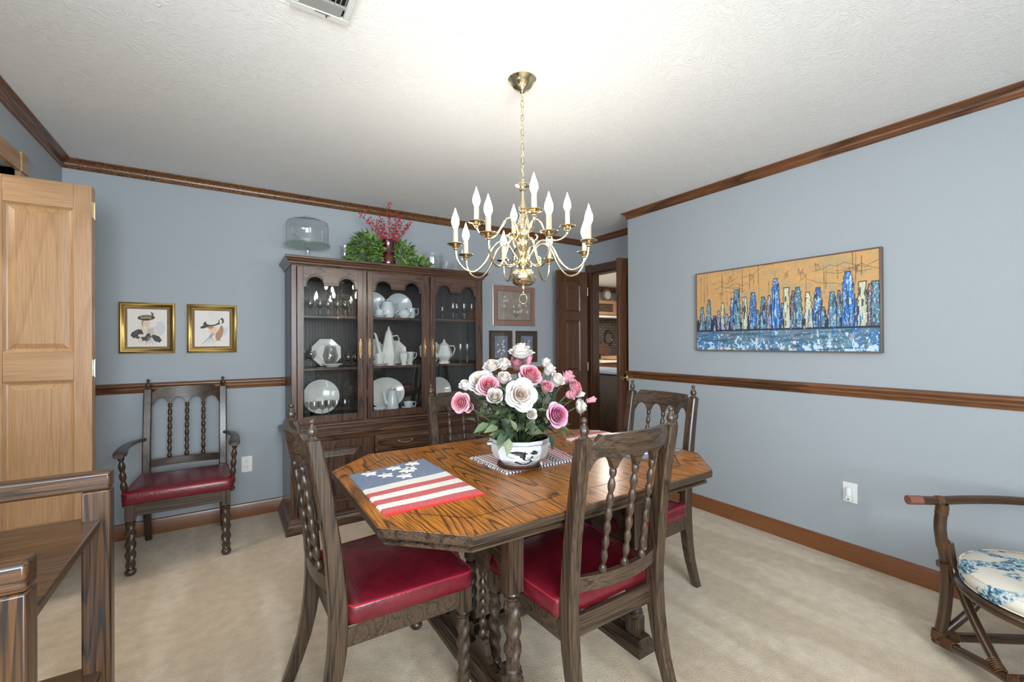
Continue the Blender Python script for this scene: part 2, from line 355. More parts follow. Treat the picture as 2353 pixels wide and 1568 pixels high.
# window behind the camera, and an added left window frame for fill light
wn = struct('window_1', MB().box(WX0, WX1, YF - .09, YF - .03, WZ0, WZ0 + .05).box(WX0, WX1, YF - .09, YF - .03, WZ1 - .05, WZ1).box(WX0, WX0 + .05, YF - .09, YF - .03, WZ0 + .05, WZ1 - .05)
            .box(WX1 - .05, WX1, YF - .09, YF - .03, WZ0 + .05, WZ1 - .05).box((WX0 + WX1) / 2 - .03, (WX0 + WX1) / 2 + .03, YF - .09, YF - .03, WZ0 + .05, WZ1 - .05), M['trim_x'], smooth=0)
obj('window_pane', MB().box(WX0 + .05, WX1 - .05, YF - .062, YF - .058, WZ0 + .05, WZ1 - .05), M['pane'], wn, smooth=0)
w2 = struct('fill_window', MB().box(XL - .09, XL - .03, -.7, 1.0, .85, .9).box(XL - .09, XL - .03, -.7, 1.0, 2.1, 2.15).box(XL - .09, XL - .03, -.7, -.65, .9, 2.1).box(XL - .09, XL - .03, .95, 1.0, .9, 2.1).box(XL - .09, XL - .03, .12, .18, .9, 2.1), M['trim_y'], smooth=0)
obj('window_pane', MB().box(XL - .062, XL - .058, -.65, .95, .9, 2.1), M['pane'], w2, smooth=0)

# mouldings : profile (out, up)
def arc(cx_, cz_, r, a0, a1, n=6): return [(cx_ + r * math.cos(math.radians(a0 + (a1 - a0) * i / n)), cz_ + r * math.sin(math.radians(a0 + (a1 - a0) * i / n))) for i in range(n + 1)]
CR = [(0, 0), (.008, 0)] + arc(.008, .011, .008, -90, 60, 4) + [(.012, .022)] + arc(.040, .022, .026, 180, 110, 6) + [(.038, .049), (.046, .052), (.046, .0585), (0, .0585)]
CB = HC - .0585
RB = .9546
RP = [(0, 0), (.007, 0), (.009, .012), (.012, .02)] + arc(.012, .026, .007, -60, 60, 4) + [(.014, .036)] + arc(.012, .050, .014, -70, 80, 6) + [(.008, .066), (0, .067)]
BP = [(0, 0), (.014, 0), (.014, .088), (.010, .099), (.004, .103), (0, .103)]
n_ = [0]
def trimrun(prof, a, b, nrm, z, mat, ea=0, eb=0, name=None):
    n_[0] += 1
    return struct(name or 'trim_%d' % n_[0], MB().sweep(prof, (a[0], a[1], z), (b[0], b[1], z), nrm, ea=ea, eb=eb), mat, smooth=35)
CX = M['crown_x']
trimrun(CR, (XL, YB), (XA, YB), (0, -1, 0), CB, CX, -1, -1)
trimrun(CR, (XL, YF), (XL, YB), (1, 0, 0), CB, M['trim_y'], -1, -1)
trimrun(CR, (XR, YF), (XR, YS), (-1, 0, 0), CB, M['trim_y'], -1, 1)
trimrun(CR, (XR, YS), (XA, YS), (0, 1, 0), CB, M['trim_x'], 1, -1)
trimrun(CR, (XA, YS), (XA, YB), (-1, 0, 0), CB, M['trim_y'], -1, -1)
trimrun(CR, (XL, YF), (XR, YF), (0, 1, 0), CB, M['trim_x'], -1, -1)
trimrun(RP, (XL, YB), (XA, YB), (0, -1, 0), RB, M['trim_x'], -1, -1)
trimrun(RP, (XR, YF), (XR, YS), (-1, 0, 0), RB, M['trim_y'], -1, 1)
trimrun(RP, (XL, OY1 + .1), (XL, YB), (1, 0, 0), RB, M['trim_y'], 0, -1)
trimrun(BP, (XL, YB), (XA, YB), (0, -1, 0), 0, M['base_x'], -1, -1, 'baseboard_back')
trimrun(BP, (XR, YF), (XR, YS), (-1, 0, 0), 0, M['base_y'], -1, 1, 'baseboard_right')
trimrun(BP, (XL, OY1 + .1), (XL, YB), (1, 0, 0), 0, M['base_y'], 0, -1, 'baseboard_left')
# casings
def casing(name, x, y0, y1, zt, out, mat, matz, w_=.085):
    o = struct(name, MB().box(min(x, x + out * .02), max(x, x + out * .02), y0 - w_, y0, 0, zt + .0).box(min(x, x + out * .02), max(x, x + out * .02), y1, y1 + w_, 0, zt), matz, bev=.003)
    obj('head_casing', MB().box(min(x, x + out * .02), max(x, x + out * .02), y0, y1, zt - .0, zt + w_).box(min(x, x + out * .026), max(x, x + out * .026), y0 - w_, y0, zt, zt + w_ + .01).box(min(x, x + out * .026), max(x, x + out * .026), y1, y1 + w_, zt, zt + w_ + .01), mat, o, bev=.003)
    return o
casing('trim_20', XL, OY0, OY1 + .02, 2.125, 1, M['pine_y'], M['pine_z'])
struct('trim_21', MB().box(XL - T, XL, OY1, OY1 + .02, 0, OZ).box(XL - T, XL, OY0 - .02, OY0, 0, OZ), M['pine_z'])
casing('trim_22', XA, DY0, DY1, 2.055, -1, M['walnut_y'], M['walnut_z'])
struct('trim_23', MB().box(XA - .002, XA + .095, DY1 - .012, DY1, 0, DZ).box(XA - .002, XA + .095, DY0, DY0 + .012, 0, DZ).box(XA - .002, XA + .095, DY0, DY1, DZ - .018, DZ), M['walnut_z'])

# ------------------------------------------------------------------ panelled door leaves
def leaf(parent, W_, H_, T_, panels, mz, mx_, name='leaf'):
    """leaf in local XZ, x 0..W, y 0..T ; panels (x0,x1,z0,z1)"""
    fb = MB(); xs0, xs1 = panels[0][0], panels[0][1]
    fb.box(0, xs0, 0, T_, 0, H_).box(xs1, W_, 0, T_, 0, H_)
    lf = obj(name, fb, mz, parent, bev=.002)
    rb = MB(); zs = sorted([(p[2], p[3]) for p in panels]); z = 0
    for a, b_ in zs + [(H_, H_)]:
        rb.box(xs0, xs1, .0005, T_ - .0005, z, a); z = b_
    obj('rail', rb, mx_, lf, bev=.002)
    for (x0, x1, z0, z1) in panels:
        pb = MB()
        for s, yy in ((1, 0), (-1, T_)):
            i1, i2, i3 = .010, .016, .040
            def ring(i, d): return [(x0 + i, yy + s * d, z0 + i), (x1 - i, yy + s * d, z0 + i), (x1 - i, yy + s * d, z1 - i), (x0 + i, yy + s * d, z1 - i)]
            rs = [ring(0, .001), ring(i1, .009), ring(i2, .011), ring(i3, .003)]
            pb.loft(rs, cap=False); n = len(pb.v); pb.f.append((n - 4, n - 3, n - 2, n - 1)); pb.m.append(0)
        obj('panel', pb, mz, lf, smooth=0)
    return lf
d1 = thing('door_1', 'golden wood bifold door folded open at the left wall opening', 'door', (-.925, 3.005, .28)); d1['kind'] = 'structure'
LW = .353
l1 = leaf(d1, LW, 1.80, .03, [(.045, LW - .068, .10, .825), (.045, LW - .068, .965, 1.675)], M['pine_z'], M['pine_x'])
l2 = leaf(d1, LW, 1.80, .03, [(.045, LW - .068, .10, .825), (.045, LW - .068, .965, 1.675)], M['pine_z'], M['pine_x'])
l2.location = (0, .036, 0)
for z in (1.68, .88, .1):
    obj('hinge', MB().box(LW, LW + .003, .004, .062, z - .04, z + .04).lathe([(.005, -.045), (.005, .045)], (LW + .004, .033, z), 10), M['brass'], d1)
# kitchen double doors
d2 = thing('door_2', 'left dark wood panelled door leaf folded against the back wall', 'door', (2.915, 3.612, .012), math.radians(-3)); d2['kind'] = 'structure'
leaf(d2, .40, 2.03, .035, [(.10, .30, .22, .80), (.10, .30, .95, 1.50), (.10, .30, 1.60, 1.88)], M['walnut_z'], M['walnut_x'])
for z in (.2, 1.0, 1.82): obj('hinge', MB().lathe([(.006, -.045), (.006, .045)], (.405, .0, z), 10), M['brass'], d2)
d3 = thing('door_3', 'right dark wood door leaf with a brass knob, open edge-on', 'door', (2.965, 2.795, .012)); d3['kind'] = 'structure'
leaf(d3, .40, 2.03, .035, [(.10, .30, .22, .80), (.10, .30, .95, 1.50), (.10, .30, 1.60, 1.88)], M['walnut_z'], M['walnut_x'])
obj('door_knob', MB().lathe([(.001, .0), (.028, .0), (.028, .004), (.010, .010), (.009, .030), (.024, .038), (.029, .052), (.022, .064), (.001, .068)], (.055, 0, .955 - .012), 20, axis='y'), M['brass'], d3)

# ------------------------------------------------------------------ image-like flat prints (colour per vertex)
pm, nt, b = newmat('painted_canvas'); at = nt.nodes.new('ShaderNodeVertexColor'); at.layer_name = 'paint'
L(nt, at.outputs['Color'], b.inputs['Base Color']); b.inputs['Roughness'].default_value = .55
class Img:
    def __init__(s, nx, ny, asp, col, seed=1):
        s.nx, s.ny = nx, ny; s.a = np.zeros((ny, nx, 3)); s.a[:] = col
        s.X, s.Y = np.meshgrid(np.linspace(0, asp, nx), np.linspace(0, 1, ny)); s.asp = asp; s.rng = np.random.default_rng(seed)
    def noise(s, sx, sy):
        g = s.rng.random((sy + 2, sx + 2)); yy = np.linspace(0, sy, s.ny); xx = np.linspace(0, sx, s.nx)
        i = yy.astype(int); j = xx.astype(int); fy = (yy - i)[:, None]; fx = (xx - j)[None]
        fy = fy * fy * (3 - 2 * fy); fx = fx * fx * (3 - 2 * fx)
        return (g[i][:, j] * (1 - fy) * (1 - fx) + g[i + 1][:, j] * fy * (1 - fx) + g[i][:, j + 1] * (1 - fy) * fx + g[i + 1][:, j + 1] * fy * fx)
    def put(s, mask, col, al=1.0):
        al = (np.ones_like(s.X) * al)[mask][:, None]; s.a[mask] = s.a[mask] * (1 - al) + np.array(col) * al
    def ell(s, x, y, rx, ry, col, rot=0, al=1.0):
        c, q = math.cos(rot), math.sin(rot); dx, dy = s.X - x, s.Y - y
        s.put(((dx * c + dy * q) / rx) ** 2 + ((-dx * q + dy * c) / ry) ** 2 < 1, col, al)
    def line(s, pts, w_, col, al=1.0):
        for (x0, y0), (x1, y1) in zip(pts, pts[1:]):
            dx, dy = x1 - x0, y1 - y0; l2_ = dx * dx + dy * dy + 1e-12
            t = np.clip(((s.X - x0) * dx + (s.Y - y0) * dy) / l2_, 0, 1)
            s.put((s.X - x0 - t * dx) ** 2 + (s.Y - y0 - t * dy) ** 2 < (w_ / 2) ** 2, col, al)
def rgb(h): h = h.lstrip('#'); return [int(h[i:i + 2], 16) / 255 for i in (0, 2, 4)]
def canvas(name, im, W_, H_, parent, y=0.0, mat=None, axis='y', loc=None):
    nx, ny = im.nx, im.ny
    xs = np.linspace(-W_ / 2, W_ / 2, nx); zs = np.linspace(-H_ / 2, H_ / 2, ny)
    Xg, Zg = np.meshgrid(xs, zs)
    co = np.stack([Xg, np.full_like(Xg, y), Zg], -1).reshape(-1, 3)
    idx = np.arange(nx * ny).reshape(ny, nx)
    f = np.stack([idx[:-1, :-1], idx[:-1, 1:], idx[1:, 1:], idx[1:, :-1]], -1).reshape(-1, 4)
    me = bpy.data.meshes.new(name); me.from_pydata(co.tolist(), [], f.tolist())
    ca = me.color_attributes.new('paint', 'FLOAT_COLOR', 'POINT')
    a = np.clip(im.a, 0, 1).reshape(-1, 3); a = np.where(a <= .04045, a / 12.92, ((a + .055) / 1.055) ** 2.4)
    ca.data.foreach_set('color', np.concatenate([a, np.ones((len(a), 1))], 1).astype(np.float32).ravel())
    me.materials.append(mat or pm); o = bpy.data.objects.new(name, me); C.objects.link(o); o.parent = parent
    return o
def frame_ring(mb, W_, H_, prof):
    """picture frame in XZ: prof (inset from outer edge, y)"""
    rings = [[(-W_ / 2 + i, y, -H_ / 2 + i), (W_ / 2 - i, y, -H_ / 2 + i), (W_ / 2 - i, y, H_ / 2 - i), (-W_ / 2 + i, y, H_ / 2 - i)] for i, y in prof]
    return mb.loft(rings, cap=False)
# -- skyline painting on the right wall
random.seed(4)
im = Img(560, 290, 1.94, rgb('#C79C66'), 3)
nz = im.noise(14, 10) * .6 + im.noise(70, 40) * .4; nz2 = im.noise(60, 30); nz3 = im.noise(200, 8)
for i_, cc in enumerate(('#A39878', '#D6A468', '#B59460')):
    mk = [nz > .62, nz < .35, nz2 > .75][i_]; im.put(mk, rgb(cc), [.55, .4, .3][i_])
for k in range(30):
    x = random.uniform(.02, 1.92); y = random.uniform(.55, .8)
    im.line([(x, y), (x + random.uniform(-.003, .003), y + random.uniform(.1, .4))], .0045, rgb('#4A4232'), .75)
for k in range(10):
    x = random.uniform(0, 1.7); y = random.uniform(.68, .95); pts = [(x, y)]
    for q in range(7): x += random.uniform(.03, .07); y += random.uniform(-.03, .035); pts.append((x, y))
    im.line(pts, .0045, rgb('#3D3A30'), .8)
for x, y in ((.45, .88), (.72, .87), (1.25, .86), (1.27, .82), (1.42, .9), (1.75, .83), (1.1, .86)):
    for q in range(6): im.line([(x + random.uniform(-.03, .03), y + random.uniform(-.05, .05)), (x + random.uniform(-.03, .03), y + random.uniform(-.05, .05))], .004, rgb('#33352F'), .7)
def uv(px, py):
    s = (px - 100) / 2080; u = s * 1.37 / ((1 - s) + 1.37 * s); top = 405 - 280 * s; bot = 1275 + 35 * s
    return u * 1.94, (bot - py) / (bot - top)
yw = .235
dk = rgb('#2B2A3A')
im.put((im.Y > yw) & (im.Y < yw + .10 + .12 * nz3 ), dk, .9)
TW = [(160, 60, 790, 't'), (235, 50, 705, 't'), (300, 40, 890, 'd'), (345, 25, 830, 'l'), (395, 45, 740, 'c'), (440, 34, 870, 'l'), (505, 50, 690, 'b'), (555, 75, 590, 't'), (645, 60, 675, 'c'), (740, 75, 625, 'b'), (800, 40, 830, 't'), (860, 65, 675, 't'), (925, 40, 660, 'l'), (1075, 40, 750, 'b'), (1000, 90, 465, 'B'), (1125, 75, 570, 'c'), (1195, 40, 610, 'm'), (1250, 90, 570, 't'), (1370, 75, 625, 'c'), (1480, 90, 575, 'b'), (1535, 50, 800, 't'), (1640, 80, 625, 't'), (1715, 35, 610, 't'), (1900, 60, 710, 'b'), (1820, 110, 395, 'B'), (1980, 85, 510, 'c'), (2065, 40, 540, 'm'), (2130, 75, 505, 't')]
TC = {'t': ('#4E7C93', '#8DB7C6'), 'b': ('#2C69B0', '#A9CDE8'), 'B': ('#2077CC', '#C9E2F5'), 'c': ('#BFC3A0', '#DAD9B8'), 'l': ('#8E8EA8', '#C8C8DC'), 'm': ('#7A6A72', '#A79AA0'), 'd': ('#22365A', '#4C79B0')}
for (px, w_, py, c_) in TW:
    u, v = uv(px, py); ww = w_ / 2080 * 1.94 * (1.15 if px < 1000 else .95); a_, b2 = TC[c_]
    jig = (im.noise(3, 40) - .5) * .012
    dd_ = v - im.Y; prof = np.where(dd_ < .035, .42 + .3 * (px % 3 == 0), np.where(dd_ < .10, .66, np.where(dd_ < .22, .84, 1.0)))
    mk = (np.abs(im.X - u + jig) < ww / 2 * prof) & (im.Y < v) & (im.Y > yw + .02)
    mo = (np.abs(im.X - u + jig) < ww / 2 * prof + .008) & (im.Y < v + .01) & (im.Y > yw)
    im.put(mo, dk, .85); im.put(mk, rgb(a_))
    sp = im.rng.random(im.X.shape)
    im.put(mk & (im.noise(180, 14) > .62) & (im.noise(240, 70) > .42), rgb(b2), .8); im.put(mk & (im.noise(240, 110) > .78), [.93, .96, .98], .7)
    im.put(mk & (im.noise(160, 12) > .72) & (im.Y < v - .05), dk, .75); im.put(mk & (im.noise(120, 8) > .70), rgb('#5B6E8C'), .5)
for k in range(150):
    x = random.uniform(.0, 1.92); y = yw + random.uniform(.005, .16); h_ = random.uniform(.02, .07)
    im.line([(x, y), (x, y + h_)], random.uniform(.006, .014), rgb(random.choice(['#2D6FC0', '#4E7C93', '#9FC4DA', '#B9B79C', '#2B2A3A', '#B8B4C8', '#2077CC', '#2B2A3A'])), .9)
mk = im.Y < yw; im.put(mk, rgb('#4F7389'))
nh = im.noise(16, 60); nv = im.noise(60, 4)
im.put(mk & (nh > .62), rgb('#6E92A6'), .7); im.put(mk & (nv > .66), rgb('#2C6FB4'), .7); im.put(mk & (nv < .28), rgb('#71707F'), .6)
im.put(mk & (im.noise(70, 22) * .6 + im.noise(200, 60) * .4 > .47 + im.Y * 1.5), rgb('#C4DCEE'), .95); im.put(mk & (im.noise(150, 90) > .80), rgb('#A9C9DC'), .7); im.put(mk & (im.noise(90, 30) > .78), rgb('#7D7480'), .6); im.put(mk & (nh < .22), rgb('#35556A'), .7)
sk = thing('skyline_painting', 'long painting of blue skyscrapers over water under an orange sky', 'painting', (XR, 1.482, 1.503), -PI / 2)
PW, PH = 1.135, .585
obj('frame', frame_ring(MB(), PW, PH, [(0, 0), (0, -.034), (.004, -.036), (.008, -.034), (.008, -.028), (.010, -.027)]), simple('grey_brown_frame', H('#6B5A50'), .4), sk, bev=0)
canvas('canvas', im, PW - .016, PH - .016, sk, -.028)
# -- two gilt framed prints of ladies in hats
gilt = simple('gilt_frame', (.60, .40, .13, 1), .28, 1); giltd = simple('gilt_liner', (.42, .31, .16, 1), .4, .7, bump=.8, bscale=260)
def lady(kind):
    im = Img(260, 260, 1, rgb('#DED8D2'), 7 + kind); n1 = im.noise(5, 5)
    im.put(((im.X - .72) ** 2 + (im.Y - .5) ** 2 < .05) & (n1 > .35), rgb('#B5BFC6'), .6)
    def fur(x, y, rx, ry, rot, col=(.15, .14, .13)):
        c_, q_ = math.cos(rot), math.sin(rot); dx, dy = im.X - x, im.Y - y; nn_ = im.noise(34, 34)
        rr = ((dx * c_ + dy * q_) / rx) ** 2 + ((-dx * q_ + dy * c_) / ry) ** 2
        im.put(rr < .75 + .75 * nn_, col); im.put((rr < 1) & (im.noise(60, 26) > .72), rgb('#6F6862'), .8)
    bk, sk_, cr, hair = rgb('#25221F'), rgb('#E7C3AB'), rgb('#D8CBB8'), rgb('#A97B52')
    if kind == 0:
        im.ell(.45, .63, .10, .12, hair); im.ell(.47, .60, .085, .115, sk_); im.line([(.43, .50), (.43, .42)], .09, rgb('#E3D6C8'))
        im.ell(.47, .77, .215, .075, bk, .05); im.ell(.46, .80, .16, .045, rgb('#6B6560'), .05); im.line([(.33, .755), (.5, .765), (.6, .75)], .025, rgb('#B79B3E'))
        for q in range(5): im.line([(.62, .82), (.58 + q * .02, .93 - q * .012)], .012, bk)
        im.line([(.52, .505), (.70, .42), (.78, .22)], .11, cr); im.line([(.35, .5), (.40, .34), (.30, .25)], .12, cr)
        fur(.25, .34, .145, .105, .3); fur(.47, .26, .12, .10, .6); fur(.73, .22, .13, .07, -.6); im.line([(.30, .30), (.42, .30), (.50, .44)], .07, cr)
        for q in range(10): im.line([(.5 + q * .012, .26), (.46 + q * .03, .04 + .05 * (q % 3))], .008, rgb(['#57514C', '#A7A09A'][q % 2]))
        for q in range(6): im.line([(.28 + q * .04, .2), (.3 + q * .045, .1)], .008, rgb('#B06A4B'))
        im.ell(.44, .625, .012, .008, bk); im.ell(.51, .625, .012, .008, bk); im.line([(.46, .555), (.5, .557)], .01, rgb('#B0483E'))
        for q in range(5): im.line([(.5, .45 - q * .02), (.66, .50 - q * .045)], .012, rgb('#9A8A74'))
    else:
        im.ell(.70, .38, .10, .22, hair, -.3); im.ell(.52, .47, .13, .13, sk_, .3); im.ell(.44, .55, .10, .05, hair)
        im.ell(.50, .66, .26, .09, bk, .15); im.ell(.50, .69, .18, .085, rgb('#D9D5D0'), .15); im.ell(.27, .55, .11, .04, bk, .3)
        im.line([(.78, .72), (.72, .6), (.64, .44)], .05, rgb('#D5CDC4')); im.ell(.77, .72, .06, .08, bk); im.ell(.74, .70, .04, .06, rgb('#D9D5D0'))
        for q in range(8): im.line([(.42 + q * .045, .8), (.38 + q * .06, .9 + .02 * (q % 2)), (.46 + q * .04, .96)], .008, rgb('#B9B8BC'))
        for q in range(9): im.line([(.46 + q * .012, .36), (.40 + q * .01, .26), (.20 + q * .05, .06 + .03 * (q % 3))], .008, rgb('#8A888E'))
        for q in range(6): im.line([(.66 + q * .012, .36), (.72 - q * .02, .26), (.6 + q * .03, .16)], .012, hair)
        im.line([(.45, .49), (.49, .485)], .01, bk); im.line([(.55, .475), (.59, .47)], .01, bk); im.line([(.48, .405), (.53, .4)], .012, rgb('#B5564A'))
    return im
for k, (x, lab) in enumerate(((-.449, 'gilt framed print of a lady in a flat black hat and fur muff'), (-.0905, 'gilt framed print of a lady in a feathered bonnet with long ribbons'))):
    t = thing('framed_print', lab, 'picture', (x, YB, 1.389), 0, 'gilt framed ladies prints')
    s_ = .343 if k else .340; sw = .295
    obj('frame', frame_ring(MB(), sw, s_, [(0, 0), (0, -.016), (.004, -.026), (.012, -.030), (.020, -.026), (.026, -.018), (.030, -.017)]), gilt, t)
    obj('liner', frame_ring(MB(), sw - .058, s_ - .058, [(0, -.017), (.004, -.019), (.014, -.015), (.016, -.012)]), giltd, t)
    canvas('print', lady(k), sw - .086, s_ - .086, t, -.012)
# -- flower pictures on the back wall right of the cabinet
def flowers(kind, asp):
    im = Img(170, int(170 / asp), asp, rgb('#AFA196' if kind == 0 else '#8A8CA0'), 20 + kind); random.seed(kind + 5)
    n1 = im.noise(6, 6); im.put(n1 > .6, rgb('#B9A89B' if kind == 0 else '#9795A8'), .6); im.put(n1 < .3, rgb('#9E9086' if kind == 0 else '#727A90'), .5)
    pts = [(.22, .8), (.2, .66), (.28, .68), (.3, .55), (.2, .48), (.48, .47), (.65, .55), (.75, .45), (.86, .52), (.6, .28), (.68, .3), (.78, .26), (.9, .3), (.72, .35), (.5, .3), (.8, .12), (.66, .5)] if kind == 0 else [(.25, .6), (.6, .62), (.68, .75), (.3, .3), (.25, .28), (.65, .35), (.75, .3), (.5, .12), (.7, .5), (.4, .35), (.55, .2)]
    for q in range(14): im.line([(.55 * asp, .1), (random.uniform(.15, .9) * asp, random.uniform(.3, .8))], .008, rgb('#5A5B4C' if kind == 0 else '#4C5468'), .6)
    for i, (x, y) in enumerate(pts):
        r = .036 if kind == 0 else .045
        pk = (i % 4 == 3) and kind < 3
        for q in range(5): im.ell(x * asp + r * .7 * math.cos(q * 1.257), y + r * .7 * math.sin(q * 1.257), r * .62, r * .55, rgb('#C98F88' if pk else '#E4DFDC'))
        im.ell(x * asp, y, r * .3, r * .3, rgb('#B9A36A'))
    return im
t = thing('flower_picture', 'wide framed flower print with a mauve mat beside the cabinet', 'picture', (2.489, YB, 1.657))
obj('frame', frame_ring(MB(), .522, .41, [(0, 0), (0, -.018), (.003, -.020), (.007, -.018), (.007, -.010)]), simple('silver_frame', (.65, .6, .55, 1), .25, .9), t)
obj('mat_board', MB().box(-.255, .255, -.010, -.006, -.199, .199), simple('mauve_mat', H('#A98074'), .8), t)
obj('mat_board', MB().box(-.207, .207, -.0115, -.0095, -.151, .151), simple('dark_mat_line', H('#4A403A'), .8), t)
canvas('print', flowers(0, 1.36), .405, .293, t, -.012)
obj('glazing', MB().box(-.252, .252, -.0155, -.0145, -.196, .196), M['pane'], t)
brf = wood('brown_frame', H('#6E4528'), H('#5A361E'), H('#33200F'), 'z', rough=.35)
for k, (x, lab) in enumerate(((2.326, 'small brown framed flower print with green mat, left of the pair'), (2.643, 'small brown framed flower print partly hidden behind the top white rose'))):
    t = thing('flower_picture', lab, 'picture', (x, YB, 1.235), 0, 'small flower prints')
    obj('frame', frame_ring(MB(), .27, .33, [(0, 0), (0, -.016), (.005, -.022), (.014, -.02), (.019, -.013)]), brf, t)
    obj('mat_board', MB().box(-.118, .118, -.013, -.008, -.148, .148), simple('green_mat', H('#4B4E45'), .8), t)
    canvas('print', flowers(1 + k, .67), .152, .222, t, -.014)
    obj('glazing', MB().box(-.116, .116, -.0165, -.0155, -.146, .146), M['pane'], t)
# ------------------------------------------------------------------ outlets, vent
t = thing('wall_outlet', 'white duplex outlet low on the back wall beside the armchair', 'outlet', (.1175, YB, .388))
obj('cover_plate', MB().box(-.035, .035, -.005, 0, -.058, .058), M['white'], t, bev=.003)
for z in (-.021, .021):
    s_ = obj('socket', MB().lathe([(.0005, .0065), (.017, .0065), (.017, .004)], (0, 0, z), 18, axis='y'), M['white'], t)
    obj('slot', MB().box(-.008, -.006, -.0075, -.005, z, z + .009).box(.006, .008, -.0075, -.005, z, z + .009).box(-.002, .002, -.0075, -.005, z - .010, z - .006), M['darkgap'], s_)
t = thing('wall_outlet', 'white outlet with a plugged-in night light on the right wall', 'outlet', (XR, 1.077, .397), -PI / 2)
obj('cover_plate', MB().box(-.036, .036, -.005, 0, -.058, .058), M['white'], t, bev=.003)
t = thing('night_light', 'small clear night light plugged into the right wall outlet', 'night light', (XR - .006, 1.077, .39), -PI / 2)
obj('body', MB().box(-.017, .017, -.024, 0, -.038, -.006), M['white'], t, bev=.005)
obj('shade', MB().lathe([(.016, 0), (.017, .02), (.013, .042), (.001, .05)], (0, -.014, -.006), 18), simple('milky_plastic', H('#EDF1F3'), .2, coat=.5), t)
obj('sensor', MB().lathe([(.0005, .002), (.004, .002), (.004, 0)], (0, -.0235, -.026), 10, axis='y'), M['darkgap'], t)
t = thing('ceiling_vent', 'white metal air vent on the ceiling left of the chandelier', 'vent', (.275, 1.51, HC))
fr_ = MB()
for (x0, x1, y0, y1) in ((-.093, .093, .117, .147), (-.093, .093, -.147, -.117), (-.093, -.07, -.117, .117), (.07, .093, -.117, .117)): fr_.box(x0, x1, y0, y1, -.012, 0)
obj('frame', fr_, M['vent'], t, bev=.003)
obj('duct_backing', MB().box(-.07, .07, -.117, .117, -.002, 0), M['darkgap'], t)
sl = MB()
for k in range(5): sl.box(-.07, .062, .072 + k * .009, .080 + k * .009, -.0115 + .0004 * k, -.006)
sl.box(-.07, .062, .071, .117, -.0095, -.005)
sl.box(-.07, .07, .060, .071, -.012, -.004)
obj('end_louvers', sl, simple('vent_grey', H('#9A9B99'), .5), t)
for k in range(9):
    x = -.062 + k * .0155
    obj('slat', MB().add([(x, -.117, -.012), (x + .006, -.117, -.003), (x + .006, .06, -.003), (x, .06, -.012)], [(0, 1, 2, 3), (3, 2, 1, 0)]), M['vent'], t)
obj('lever', MB().box(-.02, .03, .1215, .1235, -.0135, -.012).box(.017, .021, .1235, .134, -.0155, -.012), simple('lever_grey', H('#4A4A48'), .5), t)

# ------------------------------------------------------------------ cabinet
t = thing('china_cabinet', 'tall dark oak china cabinet with three arched glass doors on the back wall', 'cabinet', (0, 0, 0))
BX0, BX1, BYF, BYB = .352, 1.905, 3.275, 3.785     # base body
HX0, HX1, HYF = .372, 1.893, 3.40                  # hutch body
body = MB().box(BX0, BX0 + .02, BYF, BYB, .08, .62).box(BX1 - .02, BX1, BYF, BYB, .08, .62).box(BX0 + .02, BX1 - .02, BYB - .015, BYB, .08, .62)
body.box(BX0 + .02, BX1 - .02, BYF, BYB - .015, .08, .10)
obj('base_body', body, M['cab_z'], t, bev=.002)
ff = MB()
D1, D2, D3, D4 = .395, .875, 1.365, 1.862           # base door divisions
for a, b_ in ((BX0 + .02, D1), (D2 - .004, D2 + .034), (D3, D3 + .038), (D4, BX1 - .02)): ff.box(a, b_, BYF + .001, BYF + .02, .10, .62)
ff.box(D1, D4, BYF + .001, BYF + .02, .60, .62)
obj('base_face_frame', ff, M['cab_z'], t, bev=.002)
def rect_mould(x0, x1, yf, yb, z, prof):
    """moulding wrapped round left, front and right; prof (out, up)"""
    rings = [[(x0 - o, yb, z + h), (x0 - o, yf - o, z + h), (x1 + o, yf - o, z + h), (x1 + o, yb, z + h)] for o, h in prof]
    mb = MB(); mb.loft(rings, cap=False, closed=False)
    return mb
bm_ = rect_mould(BX0, BX1, BYF, BYB, 0, [(.033, 0), (.033, .03), (.028, .034), (.028, .044), (.022, .05), (.014, .062), (.014, .072), (.006, .080), (.004, .090), (0, .094), (-.02, .094)])
obj('plinth_moulding', bm_, M['cab_x'], t, smooth=25)
wm = rect_mould(BX0, BX1, BYF, BYB, .60, [(0, 0), (.010, 0), (.012, .010), (.018, .014), (.018, .022), (.024, .026), (.032, .036), (.034, .044), (.030, .050), (.024, .052), (.024, .058), (-.02, .060)])
obj('waist_moulding', wm, M['cab_x'], t, smooth=25)
obj('base_top', MB().box(BX0 - .005, BX1 + .005, BYF - .005, BYB, .655, .662).box(HX0 - .018, HX1 + .018, HYF - .022, BYB, .662, .672), M['cab_x'], t, bev=.002)
um = rect_mould(HX0, HX1, HYF, BYB, .672, [(.018, 0), (.018, .008), (.010, .014), (.004, .026), (0, .030), (-.02, .03)])
obj('hutch_foot_moulding', um, M['cab_x'], t, smooth=25)
